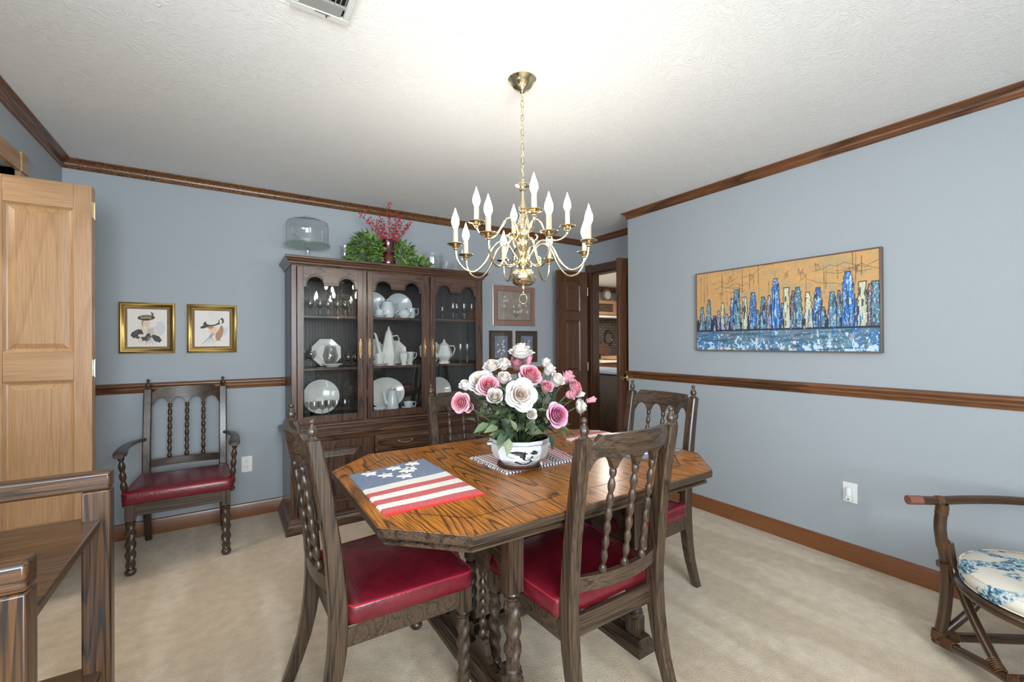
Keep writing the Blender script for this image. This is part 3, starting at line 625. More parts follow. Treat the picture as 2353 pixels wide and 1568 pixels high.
def raised(parent, x0, x1, z0, z1, y, name, mat, i1=.055, arch=0):
    """frame and raised panel front standing 2 cm proud"""
    mb = MB().box(x0, x1, y, y + .018, z0, z0 + i1).box(x0, x1, y, y + .018, z1 - i1, z1).box(x0, x0 + i1, y, y + .018, z0 + i1, z1 - i1).box(x1 - i1, x1, y, y + .018, z0 + i1, z1 - i1)
    o = obj(name, mb, mat, parent, bev=.003)
    pb = MB(); a, b_, c_, d_ = x0 + i1, x1 - i1, z0 + i1, z1 - i1
    def rg(i, yy): return [(a + i, y + yy, c_ + i), (b_ - i, y + yy, c_ + i), (b_ - i, y + yy, d_ - i), (a + i, y + yy, d_ - i)]
    pb.loft([rg(0, -.003), rg(.006, -.004), rg(.010, .008), rg(.014, .012), rg(.05, .003), rg(.054, .001)], cap=False); n = len(pb.v); pb.f.append((n - 4, n - 3, n - 2, n - 1)); pb.m.append(0)
    obj('raised_panel', pb, M['cab_z'], o, smooth=0)
    return o
def ringpull(parent, x, y, z):
    mb = MB().lathe([(.001, 0), (.013, 0), (.012, .003), (.006, .005), (.005, .014), (.007, .018), (.001, .022)], (x, y, z), 14, axis='y')
    mb.tube([(x + .019 * math.sin(2 * PI * k / 16), y - .018, z - .019 - .0 + .019 * math.cos(2 * PI * k / 16)) for k in range(16)], .0025, 6, closed=True)
    return obj('ring_pull', mb, M['oldbrass'], parent)
o = raised(t, D1 + .002, D2 - .006, .104, .598, BYF - .017, 'base_door', M['cab_z']); ringpull(o, .628, BYF - .017, .365)
o = raised(t, D3 + .04, D4 - .002, .104, .598, BYF - .017, 'base_door', M['cab_z']); ringpull(o, D3 + .27, BYF - .017, .365)
for k, (z0, z1) in enumerate(((.475, .598), (.345, .470), (.225, .340), (.104, .220))):
    mb = MB(); a, b_ = D2 + .036, D3 - .002; y = BYF
    def rg(i, yy, j=0): return [(a + i, y + yy, z0 + i), (b_ - i, y + yy, z0 + i), (b_ - i, y + yy, z1 - i), (a + i, y + yy, z1 - i)]
    mb.loft([rg(0, .0), rg(0, -.010), rg(.012, -.012), rg(.018, -.018), rg(.024, -.021)], cap=False); n = len(mb.v); mb.f.append((n - 4, n - 3, n - 2, n - 1)); mb.m.append(0)
    o = obj('drawer', mb, M['cab_x'], t, smooth=0, bev=.002)
    xm = (a + b_) / 2; zm = (z0 + z1) / 2
    pl = MB().tube([(xm - .05, y - .022, zm + .004), (xm - .045, y - .034, zm - .002), (xm, y - .038, zm - .010), (xm + .045, y - .034, zm - .002), (xm + .05, y - .022, zm + .004)], .003, 6)
    for sx in (-1, 1): pl.lathe([(.001, .021), (.010, .022), (.008, .026), (.001, .028)], (xm + sx * .05, y, zm + .004), 10, axis='y')
    obj('bail_pull', pl, M['oldbrass'], o)
# hutch
HZ0, HZ1 = .70, 1.84
hb = MB().box(HX0, HX0 + .018, HYF, BYB, .69, HZ1).box(HX1 - .018, HX1, HYF, BYB, .69, HZ1).box(HX0 + .018, HX1 - .018, BYB - .012, BYB, .69, HZ1)
hb.box(HX0 + .018, HX1 - .018, HYF + .022, BYB - .012, .69, .735).box(HX0 + .018, HX1 - .018, HYF, BYB - .012, HZ1 - .012, HZ1)
obj('hutch_body', hb, wood('cabinet_inside', H('#3E2D22'), H('#33241B'), H('#1A110C'), 'z', rings=8, scale=9, rough=.4, coat=.2, dens=.6, fib=.5), t)
gs = MB()
for i in range(64):
    x = HX0 + .03 + i * (HX1 - HX0 - .06) / 64; gs.box(x, x + .002, BYB - .0135, BYB - .012, .735, HZ1 - .012)
obj('back_panel_grooves', gs, M['darkgap'], t, smooth=0)
hf = MB()
for a, b_ in ((HX0, .406), (.860, .888), (1.366, 1.397), (1.860, HX1)): hf.box(a, b_, HYF - .002, HYF + .018, .70, HZ1)
hf.box(HX0, HX1, HYF - .001, HYF + .018, 1.824, HZ1).box(.406, 1.86, HYF - .001, HYF + .018, .70, .708)
obj('hutch_face_frame', hf, M['cab_z'], t, bev=.002)
for z in (1.482, 1.100): obj('shelf', MB().box(HX0 + .018, HX1 - .018, HYF + .035, BYB - .012, z - .018, z), M['cab_x'], t, bev=.002)
cor = rect_mould(HX0, HX1, HYF, BYB, 1.83, [(0, 0), (.006, 0), (.010, .010), (.016, .014), (.016, .022), (.022, .026), (.028, .034), (.030, .040), (.036, .044), (.040, .050), (.040, .060), (.036, .064), (-.01, .064)])
obj('cornice', cor, M['cab_x'], t, smooth=25)
obj('top_board', MB().box(HX0 - .034, HX1 + .034, HYF - .034, BYB, 1.884, 1.8945), M['cab_x'], t)
def arches(x0, x1, zt, n=14, drop=.0):
    """double arch outline across the glass top, from x0 to x1 : list of (x,z) ; zt = flat level"""
    w_ = x1 - x0; st = w_ * .055; r = w_ * .155; mid = w_ - 2 * st - 4 * r
    pts = [(x0, zt - .012), (x0 + st, zt - .012)]
    c1 = x0 + st + r; c2 = x1 - st - r
    for k in range(n + 1):
        a = PI - PI * k / n; pts.append((c1 + r * math.cos(a), zt + .006 + r * 1.02 * math.sin(a)))
    for k in range(n + 1):
        a = PI - PI * k / n; pts.append((c2 + r * math.cos(a), zt + .006 + r * 1.02 * math.sin(a)))
    pts += [(x1 - st, zt - .012), (x1, zt - .012)]
    return pts
for k, (x0, x1, hs) in enumerate(((.408, .858, 1), (.890, 1.364, 0), (1.399, 1.858, 0))):
    sw = .040 if True else 0; g0, g1, gz0, gzt, z0, z1 = x0 + sw + (.0 if k else 0), x1 - sw, .762, 1.692, .710, 1.822
    y = HYF - .016
    dm = MB().box(x0, g0, y, y + .018, z0, z1).box(g1, x1, y, y + .018, z0, z1).box(g0, g1, y, y + .018, z0, gz0)
    dr = obj('glass_door', dm, M['cab_z'], t, bev=.002)
    ap = arches(g0, g1, gzt); top = MB()
    n = len(ap); vv = [(p[0], y, p[1]) for p in ap] + [(p[0], y, z1) for p in ap] + [(p[0], y + .018, p[1]) for p in ap] + [(p[0], y + .018, z1) for p in ap]; ff_ = []
    for i in range(n - 1):
        ff_ += [(i, i + 1, n + i + 1, n + i), (2 * n + i + 1, 2 * n + i, 3 * n + i, 3 * n + i + 1), (i + 1, i, 2 * n + i, 2 * n + i + 1), (n + i, n + i + 1, 3 * n + i + 1, 3 * n + i)]
    top.add(vv, ff_); obj('arched_rail', top, M['cab_x'], dr, smooth=30)
    bd = MB(); loop = [(p[0], y - .001, p[1]) for p in ap] + [(g1, y - .001, gz0), (g0, y - .001, gz0)]
    bd.tube(loop, .0038, 6, closed=True)
    lo2 = [(p[0], y - .001, p[1] + .014) for p in ap[2:-2]]
    lo2 = [(g0 + .003, y - .001, ap[1][1] + .014), (ap[1][0] - .004, y - .001, ap[1][1] + .014)] + lo2 + [(ap[-2][0] + .004, y - .001, ap[1][1] + .014), (g1 - .003, y - .001, ap[1][1] + .014)]
    bd.tube(lo2, .0028, 6)
    obj('arch_bead', bd, M['oak_x'], dr)
    obj('pane', MB().box(g0 - .004, g1 + .004, y + .009, y + .0115, gz0 - .004, gzt + .12), M['pane'], dr, smooth=0)
    hx = {0: [x1 - .02], 1: [x0 + .016, x1 - .016], 2: [x0 + .018]}[k]
    for q, x in enumerate(hx):
        pm_ = MB(); pts = [(0, -.075), (.006, -.068), (.004, -.058), (.009, -.045), (.0095, .045), (.004, .058), (.006, .068), (0, .075), (-.006, .068), (-.004, .058), (-.0095, .045), (-.009, -.045), (-.004, -.058), (-.006, -.068)]
        pm_.prism([(x + a, 1.24 + b_) for a, b_ in pts], y - .003, y, 'y')
        pm_.tube([(x, y - .004, 1.262), (x, y - .016, 1.258), (x, y - .018, 1.235), (x, y - .014, 1.215), (x, y - .004, 1.212)], .003, 6)
        obj('handle_plate', pm_, M['oldbrass'], dr)

# ------------------------------------------------------------------ glassware and china builders
def lathe_thing(name, prof, mat, loc, label, cat, group=None, seg=24, rot=0, smooth=50, part='body'):
    t = thing(name, label, cat, loc, 0, group)
    obj(part, MB().lathe(prof, (0, 0, 0), seg, rot=rot, cap=False), mat, t, smooth=smooth)
    return t
def wineglass(h, r, bowl=.45, stem=.4, foot=.8, flare=1.0):
    bz = h * (1 - bowl); return [(.0005, .002), (r * foot, .001), (r * foot, .003), (r * .2, .006), (.0035, .014), (.003, bz * .55), (.0045, bz * .8), (.004, bz - .004), (r * .35, bz + .004), (r * .75, bz + h * bowl * .18), (r, bz + h * bowl * .45), (r * .98, bz + h * bowl * .7), (r * .88 * flare, h)]
proto_wg = None
def glasses(spec, prof, name, group, seg=20, cat='glass', mat=None):
    p0 = None
    for (x, y, z, lab, sc) in spec:
        if p0 is None:
            p0 = lathe_thing(name, prof, mat or M['glass'], (x, y, z), lab, cat, group, seg); p0.scale = (sc,) * 3
        else: dup(p0, (x, y, z), label=lab, scale=sc)
Z1, Z2, Z3 = 1.482, 1.100, .735
glasses([(.463, 3.50, Z3, 'leftmost cut wine glass on the bottom shelf', 1), (.533, 3.49, Z3, 'second cut wine glass from the left, bottom shelf, before the round platter', 1), (.590, 3.50, Z3, 'third cut wine glass from the left, bottom shelf, before the round platter', 1),
         (.642, 3.54, Z3, 'fourth cut wine glass from the left, bottom shelf, set slightly back', 1), (.688, 3.49, Z3, 'fifth cut wine glass from the left, bottom shelf, at the platter edge', 1), (.750, 3.50, Z3, 'rightmost cut wine glass on the bottom shelf, right of the platter', 1)],
        wineglass(.118, .033, .55), 'wine_glass', 'wine glasses on the bottom shelf', seg=14)
glasses([(.462, 3.50, Z2, 'left wide goblet on the middle shelf behind the left door', 1), (.520, 3.55, Z2, 'right wide goblet on the middle shelf beside the octagonal plate', 1)], wineglass(.128, .037, .55), 'goblet', 'goblets on the middle shelf')
glasses([(.775, 3.50, Z2, 'small round snifter on the middle shelf near the door handle', 1), (.832, 3.52, Z2, 'snifter half hidden at the right edge of the left door', 1)], wineglass(.105, .036, .65, foot=.7, flare=.75), 'snifter', 'snifters on the middle shelf')
glasses([(.455 + .062 * k, 3.52 + .03 * (k % 2), Z1, l_, 1) for k, l_ in enumerate(('first small sherry glass from the left on the top shelf', 'second small sherry glass from the left on the top shelf', 'third small sherry glass from the left on the top shelf', 'fourth small sherry glass from the left on the top shelf', 'fifth small sherry glass from the left on the top shelf', 'last small sherry glass on the top shelf by the door stile'))],
        wineglass(.12, .027, .5), 'sherry_glass', 'sherry glasses on the top shelf')
glasses([(1.750, 3.55, Z2, 'left champagne flute beside the octagonal teapot', 1), (1.822, 3.56, Z2, 'right champagne flute by the cabinet side', 1)], wineglass(.168, .027, .55, foot=.95, flare=1.1), 'champagne_flute', 'flutes on the middle shelf')
glasses([(1.60, 3.6, Z1, 'low glass at the left of the top right shelf', .8), (1.665, 3.52, Z1, 'first tall goblet from the left on the top right shelf', 1), (1.72, 3.56, Z1, 'second tall goblet from the left on the top right shelf', 1), (1.762, 3.50, Z1, 'third tall goblet from the left on the top right shelf', 1), (1.805, 3.57, Z1, 'fourth tall goblet from the left on the top right shelf', 1), (1.838, 3.50, Z1, 'tall goblet nearest the cabinet side on the top right shelf', 1)],
        wineglass(.145, .029, .55, flare=1.05), 'water_goblet', 'goblets on the top right shelf')
glasses([(1.50 + .052 * k, 3.49 + .02 * (k % 2), Z3, l_, 1) for k, l_ in enumerate(('first straight tumbler before the right platter', 'second straight tumbler before the right platter', 'third straight tumbler before the right platter', 'fourth straight tumbler before the right platter', 'last straight tumbler right of the right platter'))],
        [(.0005, .003), (.021, .002), (.023, .01), (.026, .115)], 'tumbler', 'tumblers on the bottom right shelf', seg=14)
def plate(name, r, label, loc, seg=40, tilt=78, rz=0, mat=None, sx=1, group=None, rim=None):
    t = thing(name, label, 'plate', loc, rz, group)
    pr = [(.0005, .006), (r * .58, .006), (r * .66, .012), (r * .98, .020), (r, .022), (r * .99, .018), (r * .66, .006), (r * .6, 0), (.0005, 0)]
    rot = PI / seg if seg < 12 else 0
    o = obj('dish', MB().lathe(pr, (0, 0, 0), seg, rot=rot, cap=False), mat or M['porc'], t, smooth=35 if seg > 12 else 20)
    k = r * (math.cos(PI / seg) if seg < 12 else 1)
    o.scale = (sx, 1, 1); o.rotation_euler = (math.radians(tilt), 0, 0); o.location = (0, 0, k * math.sin(math.radians(tilt)) + .001)
    return t
plate('octagonal_plate', .115, 'white octagonal plate standing behind the clear vase, left door', (.645, 3.665, Z2), seg=8)
plate('platter', .132, 'round cream platter standing behind the wine glasses, left door', (.607, 3.665, Z3))
plate('serving_dish', .075, 'small flat white dish lying before the clear vase', (.66, 3.5, Z2 + .002), tilt=0)
plate('dinner_plate', .112, 'white patterned plate standing on the top centre shelf, right of the pot', (1.235, 3.69, Z1), mat=M['porcb'])
plate('dinner_plate', .112, 'white plate standing on the top centre shelf, at the left stile', (1.015, 3.69, Z1), mat=M['porcb'])
plate('octagonal_plate', .115, 'octagonal plate standing at the left behind the tall coffee pot', (1.00, 3.69, Z2), seg=8)
plate('octagonal_plate', .108, 'octagonal plate standing at the right behind the tall coffee pot', (1.195, 3.70, Z2), seg=8)
plate('oval_platter', .128, 'large oval platter standing behind the plain coffee pot', (1.110, 3.675, Z3), sx=1.25)
plate('octagonal_plate', .11, 'octagonal plate peeping out left of the teapot, right door', (1.515, 3.69, Z2), seg=8)
plate('platter', .118, 'round platter standing behind the tumblers, right door', (1.590, 3.68, Z3))
plate('saucer', .068, 'saucer at the left of the tall coffee pot', (1.012, 3.5, Z2), tilt=0)
plate('saucer', .060, 'saucer under the cup on the top centre shelf', (1.012, 3.5, Z1), tilt=0, mat=M['porcb'])
plate('saucer', .060, 'saucer under the cup right of the plain coffee pot', (1.247, 3.49, Z3), tilt=0, mat=M['porcb'])
plate('saucer', .058, 'lower saucer of the stack left of the plain coffee pot', (1.005, 3.49, Z3), tilt=0, mat=M['porcb'])
plate('saucer', .058, 'upper saucer of the stack left of the plain coffee pot', (1.005, 3.49, Z3 + .010), tilt=0, mat=M['porcb'])
def cup(label, loc, r=.038, h=.052, seg=20, mat=None, side=1, group=None, rz=0):
    t = thing('teacup', label, 'cup', loc, rz, group); mat = mat or M['porc']
    obj('bowl', MB().lathe([(.0005, 0), (r * .5, 0), (r * .55, .004), (r * .8, h * .35), (r * .95, h * .8), (r, h), (r * .93, h), (r * .85, h * .7), (r * .5, h * .15), (.0005, h * .12)], (0, 0, 0), seg, cap=False), mat, t, smooth=30)
    obj('handle', MB().tube([(side * r * .9, 0, h * .85), (side * r * 1.5, 0, h * .9), (side * r * 1.6, 0, h * .55), (side * r * 1.2, 0, h * .3), (side * r * .75, 0, h * .3)], .0035, 6), mat, t)
    return t
cup('white cup on the saucer at the left stile, top centre shelf', (1.012, 3.5, Z1 + .008), mat=M['porcb'])
cup('octagonal white cup on the saucer left of the tall coffee pot', (1.012, 3.5, Z2 + .008), .04, .09, 8, side=-1)
cup('white cup on a saucer right of the plain coffee pot', (1.247, 3.49, Z3 + .008), .040, .055, mat=M['porcb'])
def pot(name, label, cat, loc, prof, lid, spout, handle, seg=24, mat=None, hr=.005, sr=(.014, .006), smooth=30, rz=0):
    t = thing(name, label, cat, loc, rz); mat = mat or M['porc']; rot = PI / seg if seg < 12 else 0
    obj('body', MB().lathe(prof, (0, 0, 0), seg, rot=rot, cap=False), mat, t, smooth=smooth if seg > 12 else 18)
    if lid:
        l_ = obj('lid', MB().lathe(lid[:-3], (0, 0, 0), seg, rot=rot, cap=False), mat, t, smooth=smooth if seg > 12 else 18)
        obj('lid_knob', MB().lathe(lid[-4:], (0, 0, 0), 10, cap=False), mat, l_)
    if spout:
        n = len(spout); obj('spout', MB().tube(spout, [sr[0] + (sr[1] - sr[0]) * i / (n - 1) for i in range(n)], 8), mat, t)
    if handle: obj('handle', MB().tube(handle, hr, 6), mat, t, smooth=60 if seg > 12 else 20)
    return t
# tall octagonal coffee pot
pot('coffee_pot', 'tall tapering octagonal white coffee pot with a pointed lid', 'pot', (1.103, 3.55, Z2), [(.0005, .0), (.050, 0), (.052, .006), (.062, .07), (.064, .085), (.030, .245), (.026, .252)],
    [(.027, .25), (.030, .256), (.008, .295), (.008, .295), (.009, .303), (.003, .312), (.0005, .322)], [(-.056, 0, .075), (-.075, 0, .11), (-.09, 0, .18), (-.105, 0, .245), (-.118, 0, .262)], [(.032, 0, .235), (.072, 0, .243), (.088, 0, .21), (.06, 0, .12)], seg=8, sr=(.018, .007))
pot('teapot', 'wide octagonal white teapot with angular handle behind the right door', 'teapot', (1.592, 3.55, Z2), [(.0005, 0), (.052, 0), (.050, .010), (.042, .022), (.072, .06), (.074, .075), (.045, .150), (.043, .156)],
    [(.042, .155), (.045, .160), (.012, .188), (.012, .188), (.012, .196), (.004, .206), (.0005, .216)], [(-.06, 0, .06), (-.095, 0, .09), (-.115, 0, .13), (-.128, 0, .145)], [(.045, 0, .150), (.092, 0, .153), (.105, 0, .125), (.085, 0, .075), (.068, 0, .068)], seg=8, sr=(.020, .009))
pot('milk_jug', 'small octagonal covered jug right of the tall coffee pot', 'jug', (1.212, 3.50, Z2), [(.0005, 0), (.026, 0), (.020, .010), (.032, .05), (.036, .085), (.034, .09)],
    [(.034, .09), (.036, .094), (.008, .112), (.008, .112), (.009, .118), (.003, .124), (.0005, .128)], None, [(.034, 0, .08), (.055, 0, .08), (.05, 0, .05), (.03, 0, .04)], seg=8, hr=.004)
pot('milk_jug', 'small open octagonal jug beside the covered jug', 'jug', (1.282, 3.56, Z2), [(.0005, 0), (.028, 0), (.022, .010), (.034, .05), (.036, .085), (.040, .105), (.036, .10), (.0005, .03)], None, None, [(.034, 0, .095), (.062, 0, .095), (.056, 0, .06), (.03, 0, .04)], seg=8, hr=.004)
pot('coffee_pot', 'round white coffee pot on the top centre shelf', 'pot', (1.095, 3.55, Z1), [(.0005, 0), (.042, 0), (.056, .03), (.058, .06), (.045, .115), (.042, .13)],
    [(.042, .13), (.045, .134), (.010, .146), (.010, .146), (.011, .152), (.005, .158), (.0005, .16)], [(-.05, 0, .05), (-.08, 0, .08), (-.09, 0, .12)], [(.045, 0, .12), (.09, 0, .125), (.095, 0, .07), (.055, 0, .04)], mat=M['porcb'])
pot('sugar_bowl', 'round lidded sugar bowl on the top centre shelf', 'bowl', (1.215, 3.49, Z1), [(.0005, 0), (.030, 0), (.048, .025), (.050, .04), (.036, .062)],
    [(.036, .062), (.038, .066), (.010, .078), (.010, .078), (.010, .084), (.004, .088), (.0005, .09)], [(-.045, 0, .05), (-.068, 0, .055), (-.064, 0, .03), (-.045, 0, .025)], [(.045, 0, .05), (.068, 0, .055), (.064, 0, .03), (.045, 0, .025)], mat=M['porcb'], sr=(.0035, .0035), hr=.0035)
pot('creamer', 'white creamer jug behind the sugar bowl', 'jug', (1.293, 3.56, Z1), [(.0005, 0), (.028, 0), (.040, .03), (.036, .07), (.040, .09), (.036, .088), (.0005, .02)], None, None, [(.036, 0, .085), (.068, 0, .088), (.066, 0, .045), (.038, 0, .03)], mat=M['porcb'], hr=.004)
pot('coffee_pot', 'plain tapered white coffee pot on the bottom centre shelf', 'pot', (1.123, 3.52, Z3), [(.0005, 0), (.050, 0), (.051, .01), (.040, .10), (.033, .155), (.034, .16)],
    [(.034, .16), (.036, .164), (.012, .172), (.012, .172), (.010, .18), (.006, .186), (.0005, .188)], [(-.046, 0, .055), (-.062, 0, .09), (-.070, 0, .145), (-.078, 0, .155)], [(.035, 0, .150), (.066, 0, .145), (.07, 0, .10), (.046, 0, .055)], mat=M['porcb'])
lathe_thing('glass_vase', [(.0005, .004), (.030, .002), (.032, .01), (.052, .07), (.053, .09), (.040, .150), (.037, .165)], M['glass'], (.655, 3.55, Z2), 'clear barrel shaped glass vase before the octagonal plate', 'vase')
# ------------------------------------------------------------------ on top of the cabinet
ZT = 1.8945
t = thing('cake_stand', 'clear glass pedestal cake stand with a domed cover on the cabinet', 'cake stand', (.505, 3.585, ZT))
obj('pedestal', MB().lathe([(.0005, 0), (.055, .001), (.055, .006), (.018, .012), (.012, .03), (.018, .055), (.014, .08), (.024, .100), (.02, .11)], (0, 0, 0), 20, cap=False), M['glass'], t)
obj('plate', MB().lathe([(.0005, .112), (.155, .112), (.160, .124), (.157, .124), (.152, .117), (.0005, .117)], (0, 0, 0), 40, cap=False), M['greenglass'], t)
dm = obj('dome', MB().lathe([(.145, .119), (.146, .26), (.138, .29), (.11, .304), (.0005, .312)], (0, 0, 0), 40, cap=False), M['glass'], t)
obj('dome_knob', MB().lathe([(.010, .311), (.012, .318), (.022, .328), (.021, .338), (.0005, .342)], (0, 0, 0), 16, cap=False), M['glass'], dm)
lathe_thing('glass_vase', [(.0005, .002), (.035, .001), (.034, .012), (.018, .03), (.034, .07), (.030, .10), (.036, .14)], M['glass'], (.765, 3.56, ZT), 'small clear vase left of the greenery on the cabinet', 'vase')
lathe_thing('glass_bowl', [(.0005, .006), (.085, .003), (.092, .02), (.096, .155)], M['glass'], (1.492, 3.57, ZT), 'wide straight sided clear glass bowl right of the greenery', 'bowl', seg=36)
lathe_thing('glass_dish', [(.0005, .004), (.060, .003), (.064, .10)], M['glass'], (1.640, 3.60, ZT), 'low clear glass dish behind the chandelier arm on the cabinet', 'bowl', seg=30)
lathe_thing('oil_lamp_chimney', [(.0005, .002), (.045, .001), (.045, .01), (.02, .03), (.042, .06), (.040, .08), (.02, .10), (.034, .13), (.03, .17), (.022, .23)], M['glass'], (1.782, 3.57, ZT), 'tall narrow clear glass vase near the right end of the cabinet', 'vase')
t = thing('red_vase', 'dark red glass vase holding berry branches on the cabinet', 'vase', (1.092, 3.52, ZT))
obj('body', MB().lathe([(.0005, 0), (.052, 0), (.060, .02), (.061, .05), (.050, .10), (.043, .145), (.048, .19), (.056, .215), (.054, .215), (.045, .19), (.04, .145), (.0005, .1)], (0, 0, 0), 28, cap=False), M['redglass'], t)
random.seed(11)
berry0 = []
for k in range(11):
    ang = -1.25 + 2.5 * k / 10 + random.uniform(-.08, .08); yy = random.uniform(-.55, .35)
    ln = random.uniform(.14, .25) * (1.15 if k in (0, 4, 5) else 1)
    t = thing('berry_branch', ['red berry branch leaning far left in the red vase', 'red berry branch, second from the left in the red vase', 'red berry branch, third from the left in the red vase', 'red berry branch left of the tallest one in the vase', 'tall upright red berry branch, left of the vase centre', 'upright red berry branch at the vase centre', 'upright red berry branch just right of the vase centre', 'red berry branch, fourth from the right in the red vase', 'red berry branch, third from the right in the red vase', 'red berry branch, second from the right in the red vase', 'red berry branch reaching far right in the red vase'][k], 'branch', (1.092, 3.52, ZT + .12), 0, 'berry branches in the red vase')
    tw = MB(); berry_at = []; P0 = Vector((0, 0, 0)); d = Vector((math.sin(ang) * .75, yy * .6, 1)).normalized()
    main = [P0 + Vector((math.sin(ang) * .02 * q, yy * .01 * q, .03 * q)) for q in range(3)]
    while (main[-1] - main[0]).length < ln + .06: main.append(main[-1] + d * .03 + Vector((random.uniform(-.006, .006), random.uniform(-.006, .006), random.uniform(-.004, .004))))
    tw.tube(main, .0014, 4)
    for i, p in enumerate(main[3:]):
        for q in range(4):
            e_ = p + Vector((random.uniform(-.022, .022), random.uniform(-.022, .022), random.uniform(-.002, .024)))
            tw.tube([p, e_], .0007, 3); berry_at.append(e_)
    obj('twig', tw, M['twig'], t)
    for e_ in berry_at:
        if not berry0: q_ = obj('berry', MB().sphere((0, 0, 0), .0058, 8, 6), M['berry'], t); berry0.append(q_)
        else: q_ = berry0[0].copy(); C.objects.link(q_); q_.parent = t
        q_.location = e_
def leafgeo(mb, p, d, nrm, L_, W_, bend=.25, seg=4):
    """a pointed, folded leaf growing from p along d"""
    d = Vector(d).normalized(); nrm = Vector(nrm); nrm = (nrm - d * nrm.dot(d)); nrm = nrm.normalized() if nrm.length > 1e-4 else Vector((0, 0, 1)); s_ = d.cross(nrm)
    vs_ = []; fs = []
    for i in range(seg + 1):
        t_ = i / seg; w_ = W_ * .5 * math.sin(PI * min(1, t_ * .96 + .04) ** .75) if 0 < i < seg else .0006
        c_ = Vector(p) + d * (L_ * t_) - nrm * (bend * L_ * t_ * t_)
        vs_ += [c_ - s_ * w_ + nrm * w_ * .35, c_, c_ + s_ * w_ + nrm * w_ * .35]
    for i in range(seg):
        a = i * 3; fs += [(a, a + 1, a + 4, a + 3), (a + 1, a + 2, a + 5, a + 4)]
    mb.add(vs_, fs)
def garland(label, cx_, sx, sy, sz, n, y=3.53, z0=0.0, seed=1, group=None):
    random.seed(seed); t = thing('greenery', label, 'greenery', (cx_, y, ZT), 0, group); lf = MB(); tw = MB()
    for k in range(n):
        a = random.uniform(0, PI); r = random.random() ** .5
        x = sx * r * math.cos(a); z = max(.012, sz * r * math.sin(a)); yy = random.uniform(-sy, sy) * (1 - .4 * r)
        d = Vector((x / sx, yy / sy * .8 - .25, z / sz - .25)) + Vector((random.uniform(-.6, .6), random.uniform(-.6, .3), random.uniform(-.6, .4)))
        leafgeo(lf, (x, yy, z), d, (random.uniform(-.3, .3), -1, .8), random.uniform(.042, .062), random.uniform(.024, .034), .2)
    for k in range(9):
        a = random.uniform(.1, PI - .1); tw.tube([(random.uniform(-.3, .3) * sx, 0, .012), (sx * .5 * math.cos(a), -.01, sz * .5 * math.sin(a)), (sx * .9 * math.cos(a), -.02, sz * .9 * math.sin(a) + .01)], .0014, 4)
    f = obj('leaves', lf, M['ivy'], t, smooth=30); f['kind'] = 'stuff'
    obj('stem', tw, M['twig'], t)
garland('bushy silk greenery left of the red vase', .925, .135, .075, .25, 330, seed=3)
garland('silk greenery right of the red vase', 1.215, .105, .07, .215, 170, seed=5, y=3.545)
garland('trailing end of silk greenery beside the wide glass bowl', 1.352, .075, .04, .085, 46, seed=8, y=3.49)

# ------------------------------------------------------------------ chandelier
CHX, CHY = 1.094, 1.595
t = thing('chandelier', 'polished brass chandelier with twelve lit candle bulbs over the table', 'chandelier', (CHX, CHY, 0))
B_ = M['brass']
obj('canopy', MB().lathe([(.0005, HC), (.062, HC), (.063, HC - .004), (.060, HC - .008), (.055, HC - .012), (.050, HC - .022), (.035, HC - .040), (.014, HC - .050), (.010, HC - .058), (.0005, HC - .060)][::-1], (0, 0, 0), 32), B_, t)
z = HC - .058; k = 0
while z > 1.985:
    lk = MB(); hl = .019; pts = []
    for q in range(14):
        a = 2 * PI * q / 14; pts.append((.0068 * math.cos(a), 0, z - hl + hl * math.sin(a)))
    lk.tube(pts, .0020, 6, closed=True); o = obj('chain_link', lk, B_, t); o.rotation_euler = (0, 0, (k % 2) * PI / 2 + .5); z -= .0315; k += 1
obj('lamp_cord', MB().tube([(.004 * math.sin(i * .9), .004 * math.cos(i * .9), 1.975 + (HC - .06 - 1.975) * i / 30) for i in range(31)], .0018, 5), simple('gold_cord', H('#B8A878'), .5), t)
col = [(.0005, 1.985), (.008, 1.982), (.010, 1.976), (.033, 1.974), (.034, 1.970), (.014, 1.965), (.012, 1.955), (.015, 1.950), (.008, 1.945), (.009, 1.92), (.013, 1.885), (.018, 1.868), (.012, 1.860), (.018, 1.852), (.010, 1.845), (.014, 1.825), (.020, 1.818),
       (.012, 1.812), (.022, 1.806), (.030, 1.790), (.026, 1.776), (.014, 1.768), (.024, 1.762), (.026, 1.752), (.022, 1.744), (.012, 1.738), (.010, 1.735), (.018, 1.728), (.024, 1.716), (.022, 1.700), (.012, 1.686), (.009, 1.680), (.016, 1.672), (.018, 1.662), (.012, 1.655), (.026, 1.648), (.028, 1.632), (.020, 1.622), (.012, 1.616), (.010, 1.606)]
obj('column', MB().lathe(col, (0, 0, 0), 24, cap=False), B_, t)
bl = []
for i in range(13):
    a = -PI / 2 + PI * i / 12; bl.append((max(.006, .057 * math.cos(a) ** .75 if math.cos(a) > 0 else .006), 1.566 + .040 * math.sin(a)))
obj('ball', MB().lathe(bl, (0, 0, 0), 36), B_, t, smooth=80)
obj('bottom_finial', MB().lathe([(.0005, 1.490), (.004, 1.494), (.005, 1.500), (.003, 1.506), (.007, 1.512), (.009, 1.520), (.006, 1.530)], (0, 0, 0), 14, cap=False), B_, t)
fr = obj('pull_ring', MB().tube([(.017 * math.cos(2 * PI * q / 24), 0, 1.470 + .021 * math.sin(2 * PI * q / 24)) for q in range(24)], .0026, 8, closed=True), B_, t); fr.rotation_euler = (0, 0, -YAW)
